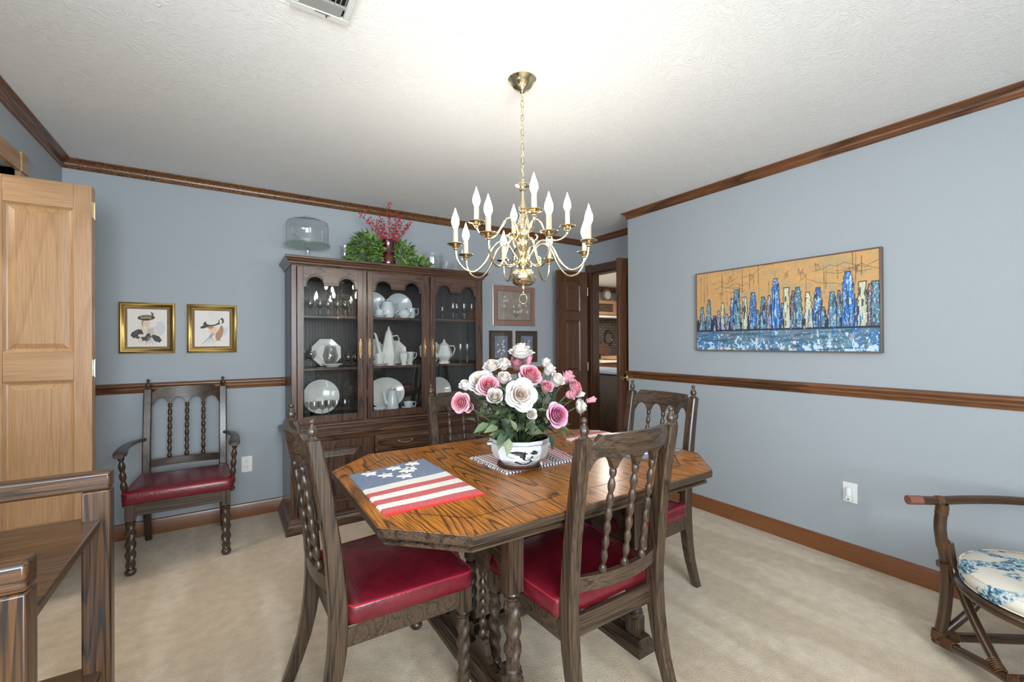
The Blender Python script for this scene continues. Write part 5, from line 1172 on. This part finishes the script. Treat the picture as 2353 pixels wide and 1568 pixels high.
# roses
def petal(mb, a, r0, r1, h0, h1, wid, curl, ruf=.0, seg=6, tilt=0):
    """cupped petal at angle a : rises from r0,h0 to r1,h1, then the rim rolls outward"""
    vs_ = []; fs = []; n = seg; m_ = 7; zt = random.uniform(-.05, .05)
    for j in range(m_ + 1):
        v = j / m_; q = max(0, (v - .66) / .34)
        wv = wid * (math.sin(PI * min(.93, .22 + v * .56)) ** .5)
        for i in range(n + 1):
            u = i / n * 2 - 1; aa = a + u * wv; k_ = 1 - abs(u) ** 3 * .22 * v
            r = r0 + (r1 - r0) * math.sin(min(1, v * 1.25) * PI / 2) * (1 - .10 * u * u) + curl * q * q * (1 - .5 * u * u)
            z = h0 + (h1 - h0 + zt) * (v ** 1.5) * k_ - curl * .75 * q * q * (.4 + .6 * (1 - u * u)) + ruf * .6 * math.sin(u * 6 + a * 5) * v * v
            vs_.append((r * math.cos(aa), r * math.sin(aa), z))
    for j in range(m_):
        for i in range(n): q = j * (n + 1) + i; fs.append((q, q + 1, q + n + 2, q + n + 1))
    mb.add(vs_, fs)
def rose_mesh(kind, seed):
    random.seed(seed); mb = MB()
    if kind == 'open':
        lay = [(2, .02, .07, -.2, .52, 1.9, .0), (3, .06, .15, -.3, .55, 1.5, .03), (3, .10, .25, -.35, .54, 1.35, .07), (4, .14, .37, -.4, .48, 1.1, .12), (4, .18, .50, -.45, .40, 1.05, .18), (5, .22, .63, -.5, .26, .92, .24), (5, .24, .76, -.55, .08, .90, .28)]
    elif kind == 'mid':
        lay = [(2, .02, .09, -.4, .86, 1.9, .0), (3, .08, .20, -.5, .88, 1.5, .04), (3, .14, .34, -.6, .86, 1.35, .09), (4, .18, .50, -.66, .74, 1.15, .16), (4, .22, .66, -.72, .50, 1.05, .26)]
    else:
        lay = [(3, .06, .10, -.6, 1.25, 1.6, -.04), (3, .18, .30, -.7, 1.12, 1.5, .02), (3, .26, .44, -.75, .90, 1.3, .12)]
    for n, r0, r1, h0, h1, w_, cu in lay:
        ph = random.uniform(0, 6)
        for k in range(n): petal(mb, ph + 2 * PI * k / n + random.uniform(-.1, .1), r0, r1 * random.uniform(.92, 1.06), h0, h1 * random.uniform(.92, 1.05), w_, cu, .03)
    return mb
SRC = {}
def rose(kind, colr, loc, r, dirn, label, group='silk roses in the bowl'):
    key = (kind, colr)
    t = thing('rose', label, 'rose', loc, 0, group)
    d = Vector(dirn).normalized(); q = d.to_track_quat('Z', 'Y'); t.rotation_mode = 'QUATERNION'; t.rotation_quaternion = q
    if key not in SRC:
        o = obj('petals', rose_mesh(kind, len(SRC) + 3), M[colr], t, smooth=180); o.data.materials[0] = M[colr]
        so = o.modifiers.new('s', 'SUBSURF'); so.levels = 1; so.render_levels = 1; SRC[key] = o
    else:
        o = SRC[key].copy(); C.objects.link(o); o.parent = t
    o.scale = (r * 1.15,) * 3
    cb = MB()
    for k in range(5): a = k * 1.257; leafgeo(cb, (r * .12 * math.cos(a), r * .12 * math.sin(a), -r * .62), (math.cos(a), math.sin(a), -.1), (0, 0, 1), r * .75, r * .28, -.3, 3)
    obj('sepals', cb, M['leaf'], t, smooth=60)
    # stem runs back to the bowl, in the rose's own frame
    inv = q.to_matrix().inverted(); c_ = Vector((BXC, BYC, .83)) - Vector(loc); mid = inv @ (c_ * .5 + Vector((0, 0, .02))); end = inv @ c_
    P0 = Vector((0, 0, -r * .5)); pts = []
    for k in range(7):
        u = k / 6; pts.append(P0 * (1 - u) ** 2 + (mid + Vector((0, 0, -.02))) * 2 * u * (1 - u) + end * u * u)
    obj('stem', MB().tube(pts, .0022, 5), simple_stem, t)
    return t
simple_stem = simple('green_stem', H('#46532F'), .6)
WH, PK, MG = 'rose_white', 'rose_pink', 'rose_mag'
RS = [('open', WH, (1.083, 1.598, 1.243), .054, (-.05, -.15, 1), 'topmost large white rose standing above the bouquet'),
 ('bud', PK, (1.095, 1.555, 1.200), .021, (.1, -.2, 1), 'pale pink bud just under the topmost white rose'),
 ('mid', PK, (1.097, 1.649, 1.184), .041, (-.3, -.5, 1), 'pink rose behind the bouquet, below the topmost white rose'),
 ('open', WH, (.949, 1.626, 1.184), .038, (-.4, -.3, 1), 'white rose at the upper left of the bouquet'),
 ('mid', WH, (1.003, 1.615, 1.184), .031, (-.1, -.5, 1), 'blush white rose beside the upper left white one'),
 ('mid', WH, (1.204, 1.580, 1.186), .025, (.2, -.3, 1), 'small white rosebud standing highest on the right'),
 ('mid', WH, (1.185, 1.532, 1.156), .031, (.2, -.5, .8), 'white rose just under the highest right rosebud'),
 ('open', PK, (1.056, 1.485, 1.148), .048, (-.1, -1, .9), 'large pink rose right above the biggest white rose'),
 ('open', WH, (.889, 1.617, 1.118), .054, (-.7, -.7, .8), 'large white rose at the left shoulder of the bouquet'),
 ('open', PK, (.886, 1.544, 1.108), .044, (-.5, -1, .8), 'large pink rose overlapping the left white rose'),
 ('mid', WH, (.952, 1.529, 1.133), .030, (-.2, -.7, 1), 'white half open rose right of the left pink rose'),
 ('open', WH, (.954, 1.409, 1.078), .058, (-.42, -1, .28), 'biggest white rose with a cream heart facing the camera'),
 ('mid', WH, (1.194, 1.491, 1.114), .036, (.2, -.8, .8), 'white rose at the right among the pink ones'),
 ('mid', PK, (1.254, 1.488, 1.123), .035, (.5, -.5, 1), 'pink rose at the upper right shoulder'),
 ('open', PK, (1.252, 1.430, 1.088), .037, (.5, -.8, .6), 'pink rose below the upper right shoulder one'),
 ('mid', PK, (1.097, 1.435, 1.095), .029, (0, -1, .7), 'pink half open rose right of the biggest white rose'),
 ('mid', WH, (.845, 1.670, 1.098), .027, (-.8, -.2, 1), 'white rosebud farthest out at the upper left'),
 ('open', PK, (.800, 1.630, 1.034), .040, (-1, -.6, .2), 'pink rose farthest left, hanging over the side'),
 ('mid', PK, (.835, 1.625, 1.014), .025, (-.8, -.8, 0), 'small pink rose under the farthest left one'),
 ('mid', WH, (.878, 1.481, 1.068), .034, (-.5, -.9, .6), 'white rose low at the left of the biggest one'),
 ('mid', WH, (.987, 1.387, 1.002), .023, (-.2, -1, .3), 'small white rose low in front near the rim'),
 ('open', MG, (1.086, 1.347, .996), .046, (0, -1, .3), 'magenta rose low at the right front'),
 ('open', WH, (1.250, 1.395, 1.009), .036, (.9, -.6, .1), 'white rose low at the right side'),
 ('bud', PK, (1.303, 1.397, 1.030), .022, (1, -.3, .2), 'pink bud farthest right on a long stem'),
 ('mid', PK, (1.219, 1.427, 1.058), .026, (.5, -.9, .3), 'small pink rose low among the right cluster'),
 ('bud', WH, (1.278, 1.437, 1.050), .020, (.9, -.4, .3), 'cream bud beside the farthest right pink bud')]
for a in RS: rose(*a)
random.seed(21); lf = MB(); tw = MB(); CC = Vector((BXC, BYC, .86))
for k in range(760):
    th = random.uniform(0, 2 * PI); ph = random.uniform(-.25, 1.35); d = Vector((math.cos(th) * math.cos(ph), math.sin(th) * math.cos(ph), math.sin(ph)))
    r = random.uniform(.3, 1.0); R3 = Vector((.225, .195, .265))
    p = CC + Vector((d.x * R3.x * r, d.y * R3.y * r, d.z * R3.z * r))
    if p.z < .905: continue
    dd = d * .7 + Vector((random.uniform(-.7, .7), random.uniform(-.7, .7), random.uniform(-.8, .4)))
    leafgeo(lf, p, dd, d * .6 + Vector((0, 0, .7)), random.uniform(.038, .064), random.uniform(.022, .036), .25)
for x, y, z, dx, dy, dz in ((.905, 1.44, .93, -.8, -.3, -.5), (.90, 1.46, .92, -.6, -.5, -.7), (.885, 1.47, .95, -1, -.2, -.1), (.91, 1.43, .91, -.3, -.3, -1), (1.06, 1.37, .92, .2, -.2, -1), (1.12, 1.38, .93, .5, -.3, -.9), (1.14, 1.40, .94, .8, -.2, -.6), (.86, 1.50, .96, -1, .1, -.4)):
    leafgeo(lf, (x, y, z), (dx, dy, dz), (dx * .5, -.6, .6), .068, .034, .15)
for k in range(34):
    th = random.uniform(0, 2 * PI); ph = random.uniform(.0, 1.4); d = Vector((math.cos(th) * math.cos(ph) * .2, math.sin(th) * math.cos(ph) * .18, math.sin(ph) * .24))
    tw.tube([Vector((BXC, BYC, .84)), CC + d * .5, CC + d], .0016, 4)
t = thing('foliage', 'mass of grey green silk leaves filling the bowl between the roses', 'foliage', (0, 0, 0)); t['kind'] = 'stuff'
obj('leaves', lf, M['leaf'], t, smooth=70)['kind'] = 'stuff'; obj('stem', tw, simple_stem, t)['kind'] = 'stuff'

# ------------------------------------------------------------------ oak stand at the lower left
t = thing('open_stand', 'open oak display stand with shelves at the lower left corner', 'stand', (0, 0, 0))
SX1, SX0, SY0, SY1, SZ = -.224, -.80, .842, 1.378, .990
pw, pd = .050, .040
for (x0, y0) in ((SX1 - pw, SY1 - pd), (SX1 - pw, SY0), (SX0, SY1 - pd), (SX0, SY0)):
    obj('post', MB().box(x0, x0 + pw, y0, y0 + pd, 0, SZ - .040), M['stand_z'], t, bev=.004)
for y0 in (SY0, SY1 - pd): obj('top_rail', MB().box(SX0, SX1, y0, y0 + pd, SZ - .040, SZ), M['stand_x'], t, bev=.006, seg=3)
for z in (.885, .545, .20):
    obj('shelf', MB().box(SX0 + .006, SX1 - .018, SY0 + .006, SY1 - .006, z - .018, z), M['stand_x'], t, bev=.003)
t = thing('lacquer_tray', 'small black lacquered tray with a scalloped rim on the oak stand', 'tray', (-.455, 1.135, .885))
N = 48; ou = [(.105 * (1 + .10 * math.cos(6 * 2 * PI * k / N)) * math.cos(2 * PI * k / N), .075 * (1 + .10 * math.cos(6 * 2 * PI * k / N)) * math.sin(2 * PI * k / N)) for k in range(N)]
obj('tray', MB().loft([[(x * s, y * s, z) for x, y in ou] for s, z in ((.80, 0), (.84, .002), (1.0, .020), (1.02, .020), (.97, .016), (.82, .005))]), [M['black']], t)
obj('rim', MB().tube([(x * 1.01, y * 1.01, .0205) for x, y in ou], .0022, 6, closed=True), M['oldbrass'], t)

# ------------------------------------------------------------------ rattan chair at the lower right
t = thing('rattan_chair', 'dark rattan chair with a round blue floral cushion at the lower right', 'chair', (0, 0, 0))
RT = simple('rattan_cane', H('#3F2A1A'), .26, coat=.5, noise=.4, nscale=8); RW = simple('cane_wrapping', H('#5F3D20'), .45, bump=.5, bscale=300)
a_ = Vector((-.8, .6, 0)); nn = Vector((-.6, -.8, 0)); Fp = Vector((2.470, .565, 0)); 
def mir(p, s): # s=0 left side, 1 mirrored side
    p = Vector(p); return p if not s else p + nn * (.56 - 2 * (p - Fp).dot(nn))
def V(al, pe, z): return Fp + a_ * al + nn * pe + Vector((0, 0, z))
def bz(pts, n=8):
    P = [Vector(p) for p in pts]; P = [P[0] * 2 - P[1]] + P + [P[-1] * 2 - P[-2]]; out = []
    for i in range(1, len(P) - 2):
        for q in range(n):
            t_ = q / n; a, b_, c_, d_ = P[i - 1:i + 3]; out.append(.5 * ((2 * b_) + (c_ - a) * t_ + (2 * a - 5 * b_ + 4 * c_ - d_) * t_ ** 2 + (3 * b_ - a - 3 * c_ + d_) * t_ ** 3))
    return out + [P[-2]]
armz = .615
post = [V(-.01, .0, armz - .012), V(.0, .0, .50), V(-.02, .0, .38), V(-.025, .0, .28), V(-.015, .0, .16), V(.005, 0, .06), V(.015, 0, .03)]
for s in (0, 1):
    f = lambda P: [mir(p, s) for p in P]
    ar = bz(f([V(.115, -.005, armz), V(.0, -.005, armz), V(-.12, -.005, armz + .006), V(-.28, -.01, armz + .004), V(-.46, -.01, armz - .01), V(-.62, -.01, armz - .02)])); o = obj('arm', MB().tube(ar, .0175, 14), RT, t, smooth=60)
    e_ = f([V(.122, -.005, armz), V(.070, -.005, armz)]); obj('arm_cap', MB().tube(e_, .0185, 14), simple('worn_cane_end', H('#7A5040'), .4), o)
    obj('front_post', MB().tube(bz(f(post)), .0205, 14), RT, t, smooth=60)
    br = bz(f([V(-.022, .012, .45), V(-.028, .030, .34), V(-.010, .12, .22), V(.02, .255, .105)])); obj('brace', MB().tube(br, .0165, 12), RT, t, smooth=60)
    b2_ = bz(f([V(.012, .0, .05), V(-.10, .02, .18), V(-.20, .03, .33)])); obj('brace', MB().tube(b2_, .0145, 12), RT, t, smooth=60)
    rl = f([V(.01, .0, .055), V(-.62, .0, .055)]); obj('side_rail', MB().tube(rl, .018, 12), RT, t, smooth=60)
    bk_ = bz(f([V(-.60, .0, .05), V(-.55, .0, .25), V(-.60, .0, .5), V(-.68, .02, .80), V(-.70, .1, .98)])); obj('back_post', MB().tube(bk_, .019, 12), RT, t, smooth=60)
    def wrap(P0, P1, r, n, nm='binding'):
        P0, P1 = Vector(P0), Vector(P1); mb = MB()
        for k in range(n):
            c_ = P0.lerp(P1, (k + .5) / n); d = (P1 - P0).normalized(); u = d.orthogonal().normalized(); w_ = d.cross(u)
            mb.tube([c_ + (u * math.cos(q * PI / 6) + w_ * math.sin(q * PI / 6)) * (r - .0012) for q in range(12)], .0022, 5, closed=True)
        obj(nm, mb, RW, t, smooth=60)
    for A, B, r, n in ((V(-.01, 0, armz - .02), V(-.005, 0, armz - .055), .0215, 7), (V(.012, -.005, armz), V(-.012, -.005, armz), .0190, 5), (V(-.008, 0, .455), V(-.013, 0, .425), .0225, 6), (V(-.022, .003, .365), V(-.024, .005, .345), .034, 3),
                       (V(.008, 0, .08), V(.012, 0, .045), .0225, 7), (V(-.02, 0, .055), V(-.06, 0, .055), .020, 7), (V(.015, .03, .05), V(.018, .09, .065), .020, 8), (V(.018, .225, .125), V(.021, .262, .10), .019, 7)):
        wrap(mir(A, s), mir(B, s), r, n)
fr_ = bz([V(.012, -.01, .035), V(.020, .10, .065), V(.022, .28, .095), V(.020, .46, .065), V(.012, .57, .035)]); obj('front_rail', MB().tube(fr_, .017, 12), RT, t, smooth=60)
SC = Vector((2.470, .230, 0))
obj('seat_ring', MB().tube([SC + Vector((.272 * math.cos(q * PI / 24), .272 * math.sin(q * PI / 24), .340)) for q in range(48)], .018, 12, closed=True), RT, t, smooth=60)
obj('seat_support', MB().lathe([(.0005, .338), (.262, .338), (.262, .346), (.0005, .346)], tuple(SC), 40, cap=False), RW, t)
bb_ = bz([V(-.70, .1, .98), V(-.72, .28, 1.03), V(-.70, .46, .98)]); obj('back_rail', MB().tube(bb_, .019, 12), RT, t, smooth=60)
for pe in (.14, .28, .42): obj('back_cane', MB().tube(bz([V(-.56, pe, .36), V(-.62, pe, .6), V(-.715, pe, 1.0)]), .011, 10), RT, t, smooth=60)
# cushion fabric: procedural blossoms
m_, nt, b = newmat('floral_fabric'); b.inputs['Roughness'].default_value = .9
tc = nt.nodes.new('ShaderNodeTexCoord')
nz_ = nt.nodes.new('ShaderNodeTexNoise'); nz_.inputs['Scale'].default_value = 11; nz_.inputs['Detail'].default_value = 1; L(nt, tc.outputs['Object'], nz_.inputs['Vector'])
n2_ = nt.nodes.new('ShaderNodeTexNoise'); n2_.inputs['Scale'].default_value = 62; n2_.inputs['Detail'].default_value = 2; n2_.inputs['Distortion'].default_value = .8; L(nt, tc.outputs['Object'], n2_.inputs['Vector'])
r1 = nt.nodes.new('ShaderNodeValToRGB'); r1.color_ramp.elements[0].position = .50; r1.color_ramp.elements[1].position = .56; L(nt, nz_.outputs['Fac'], r1.inputs[0])
r2 = nt.nodes.new('ShaderNodeValToRGB'); e = r2.color_ramp.elements; e[0].position = .38; e[0].color = H('#2F4668'); e[1].position = .62; e[1].color = H('#D9D8CF'); k_ = e.new(.45); k_.color = H('#5B8AA0'); k_ = e.new(.52); k_.color = H('#8FB0BC'); L(nt, n2_.outputs['Fac'], r2.inputs[0])
v_ = nt.nodes.new('ShaderNodeTexVoronoi'); v_.inputs['Scale'].default_value = 15; L(nt, tc.outputs['Object'], v_.inputs['Vector'])
r3 = nt.nodes.new('ShaderNodeValToRGB'); r3.color_ramp.interpolation = 'CONSTANT'; r3.color_ramp.elements[0].color = H('#6A7565'); r3.color_ramp.elements[1].position = .16; r3.color_ramp.elements[1].color = H('#DAD3C6'); L(nt, v_.outputs['Distance'], r3.inputs[0])
mx = nt.nodes.new('ShaderNodeMix'); mx.data_type = 'RGBA'; L(nt, r1.outputs[0], mx.inputs['Factor']); L(nt, r3.outputs[0], mx.inputs['A']); L(nt, r2.outputs[0], mx.inputs['B']); L(nt, mx.outputs['Result'], b.inputs['Base Color'])
cu = thing('seat_cushion', 'round white cushion with blue flowers on the rattan chair', 'cushion', (SC.x, SC.y, .358))
cs_ = obj('cushion', MB().lathe([(.0005, .0), (.255, .0), (.274, .008), (.280, .030), (.276, .052), (.262, .062), (.20, .070), (.10, .074), (.0005, .075)], (0, 0, 0), 48, cap=False), m_, cu, smooth=80)
for z_, r_ in ((.006, .272), (.056, .273)): obj('piping', MB().tube([(r_ * math.cos(q * PI / 24), r_ * math.sin(q * PI / 24), z_) for q in range(48)], .0036, 6, closed=True), m_, cs_)

# ------------------------------------------------------------------ kitchen seen through the doorway
struct('wall_kitchen', MB().box(3.6, 8.1, 6.75, 6.85, 0, HC).box(8.0, 8.1, 2.6, 6.75, 0, HC).box(XA + T, 8.1, 2.5, 2.6, 0, HC).box(XA, XA + T, YB + T, 6.85, 0, HC), simple('kitchen_wall', H('#B5BDC0'), .8), smooth=0)
bk, nt, b = newmat('dark_brick'); tc = nt.nodes.new('ShaderNodeTexCoord'); mp = nt.nodes.new('ShaderNodeMapping'); mp.inputs['Rotation'].default_value = (PI / 2, 0, 0); br = nt.nodes.new('ShaderNodeTexBrick')
L(nt, tc.outputs['Object'], mp.inputs['Vector']); L(nt, mp.outputs[0], br.inputs['Vector']); br.inputs['Scale'].default_value = 4.6; br.inputs['Color1'].default_value = H('#5A4F46'); br.inputs['Color2'].default_value = H('#493F38'); br.inputs['Mortar'].default_value = H('#1E1A18'); br.inputs['Mortar Size'].default_value = .03
L(nt, br.outputs['Color'], b.inputs['Base Color']); b.inputs['Roughness'].default_value = .8
struct('trim_30', MB().box(6.0, 7.9, 6.72, 6.75, .9, 1.80), bk, smooth=0)
struct('trim_31', MB().box(3.6, 8.0, 6.70, 6.75, HC - .10, HC), M['trim_x'], smooth=0)
t = thing('kitchen_cabinet', 'light oak wall cabinet seen far through the kitchen doorway', 'cabinet', (0, 0, 0))
obj('carcass', MB().box(6.15, 7.75, 6.42, 6.72, 1.82, 2.12), M['pine_x'], t, bev=.003)
for x in (6.17, 6.70, 7.23): raised(t, x, x + .50, 1.84, 2.10, 6.40, 'cabinet_door', M['pine_x'], .05)
obj('light_valance', MB().box(6.15, 7.75, 6.44, 6.70, 1.78, 1.815), M['white'], t)
for i, x in enumerate((6.66, 7.04)):
    t = thing('display_plate', ('left brown rimmed plate on top of the kitchen cabinet', 'right brown rimmed plate on top of the kitchen cabinet')[i], 'plate', (x, 6.60, 2.12), 0, 'plates above the kitchen cabinet')
    obj('rim', MB().lathe([(.085, .0), (.13, -.02), (.135, -.015), (.09, .01)], (0, 0, .135), 12, axis='y', closed=True), simple('brown_plate_rim', H('#8A7562'), .3, coat=.4) if i == 0 else bpy.data.materials['brown_plate_rim'], t)
    obj('centre', MB().lathe([(.0005, .004), (.088, .004), (.088, .010), (.0005, .010)], (0, 0, .135), 20, axis='y', cap=False), M['porc'], t)
t = thing('kitchen_counter', 'far kitchen counter under the brick backsplash', 'counter', (0, 0, 0))
obj('carcass', MB().box(6.0, 7.9, 6.12, 6.72, 0, .88), M['walnut_x'], t)
obj('worktop', MB().box(5.98, 7.92, 6.08, 6.72, .88, .92), simple('light_worktop', H('#C9BFA8'), .3), t, bev=.003)
t = thing('cutting_board', 'thick light wooden cutting board on the far kitchen counter', 'cutting board', (6.80, 6.35, .92))
obj('board', MB().box(-.42, .30, -.18, .18, .012, .075), M['pine_x'], t, bev=.006); obj('foot', MB().box(-.38, .26, -.14, .14, 0, .014), M['darkgap'], t)
t = thing('serving_tray', 'round brown tray leaning on the kitchen brick wall', 'tray', (6.62, 6.64, .92)); o = obj('disc', MB().lathe([(.0005, 0), (.16, 0), (.17, .012), (.16, .016), (.0005, .006)], (0, 0, 0), 28, cap=False), M['walnut_x'], t); o.rotation_euler = (math.radians(80), 0, 0); o.location = (0, .02, .17)
t = thing('oval_picture', 'small dark oval framed picture on the kitchen brick wall', 'picture', (6.80, 6.72, 1.36)); o = obj('frame', MB().lathe([(.085, 0), (.10, .02), (.13, .025), (.14, 0)], (0, 0, 0), 28, axis='y', closed=True), M['black'], t); o.scale = (1, 1, 1.25)
obj('portrait', MB().lathe([(.0005, .006), (.088, .006)], (0, 0, 0), 24, axis='y', cap=False), simple('sepia', H('#5A4436'), .6), t).scale = (1, 1, 1.25)
t = thing('kitchen_peninsula', 'dark oak kitchen peninsula with a pale blue grey top beyond the doorway', 'counter', (0, 0, 0))
obj('panel', MB().box(4.00, 4.55, 3.0, 4.9, 0, .86), M['cab_z'], t); obj('worktop', MB().box(3.97, 4.60, 2.97, 4.93, .88, .915), simple('blue_grey_worktop', H('#AEBCC8'), .15, coat=.5), t, bev=.004)
obj('worktop_edge', MB().box(3.985, 4.58, 2.98, 4.92, .86, .88), M['darkgap'], t)
t = thing('wall_mirror', 'dark wavy framed mirror seen at the left side of the kitchen doorway', 'mirror', (4.30, 4.72, 1.75))
fm = MB(); pts = []
for k in range(40): a = 2 * PI * k / 40; pts.append((.20 * (1 + .05 * math.cos(8 * a)) * math.copysign(abs(math.cos(a)) ** .45, math.cos(a)), .48 * (1 + .03 * math.cos(8 * a)) * math.copysign(abs(math.sin(a)) ** .45, math.sin(a))))
fm.loft([[(x * s, y, z * (1 - (1 - s) * .45)) for x, z in pts] for s, y in ((1, 0), (1, -.03), (.9, -.04), (.78, -.02), (.78, -.004))], cap=False)
obj('frame', fm, M['walnut_z'], t); obj('glass', MB().prism([(x * .8, z * .92) for x, z in pts], -.012, -.004, 'y'), simple('mirror_glass', (.8, .83, .84, 1), .03, 1), t)
struct('wall_kitchen_side', MB().box(3.95, 4.6, 4.94, 5.04, 0, HC), bpy.data.materials['kitchen_wall'], smooth=0)
bpy.data.objects['wall_mirror'].location = (4.30, 4.935, 1.70)
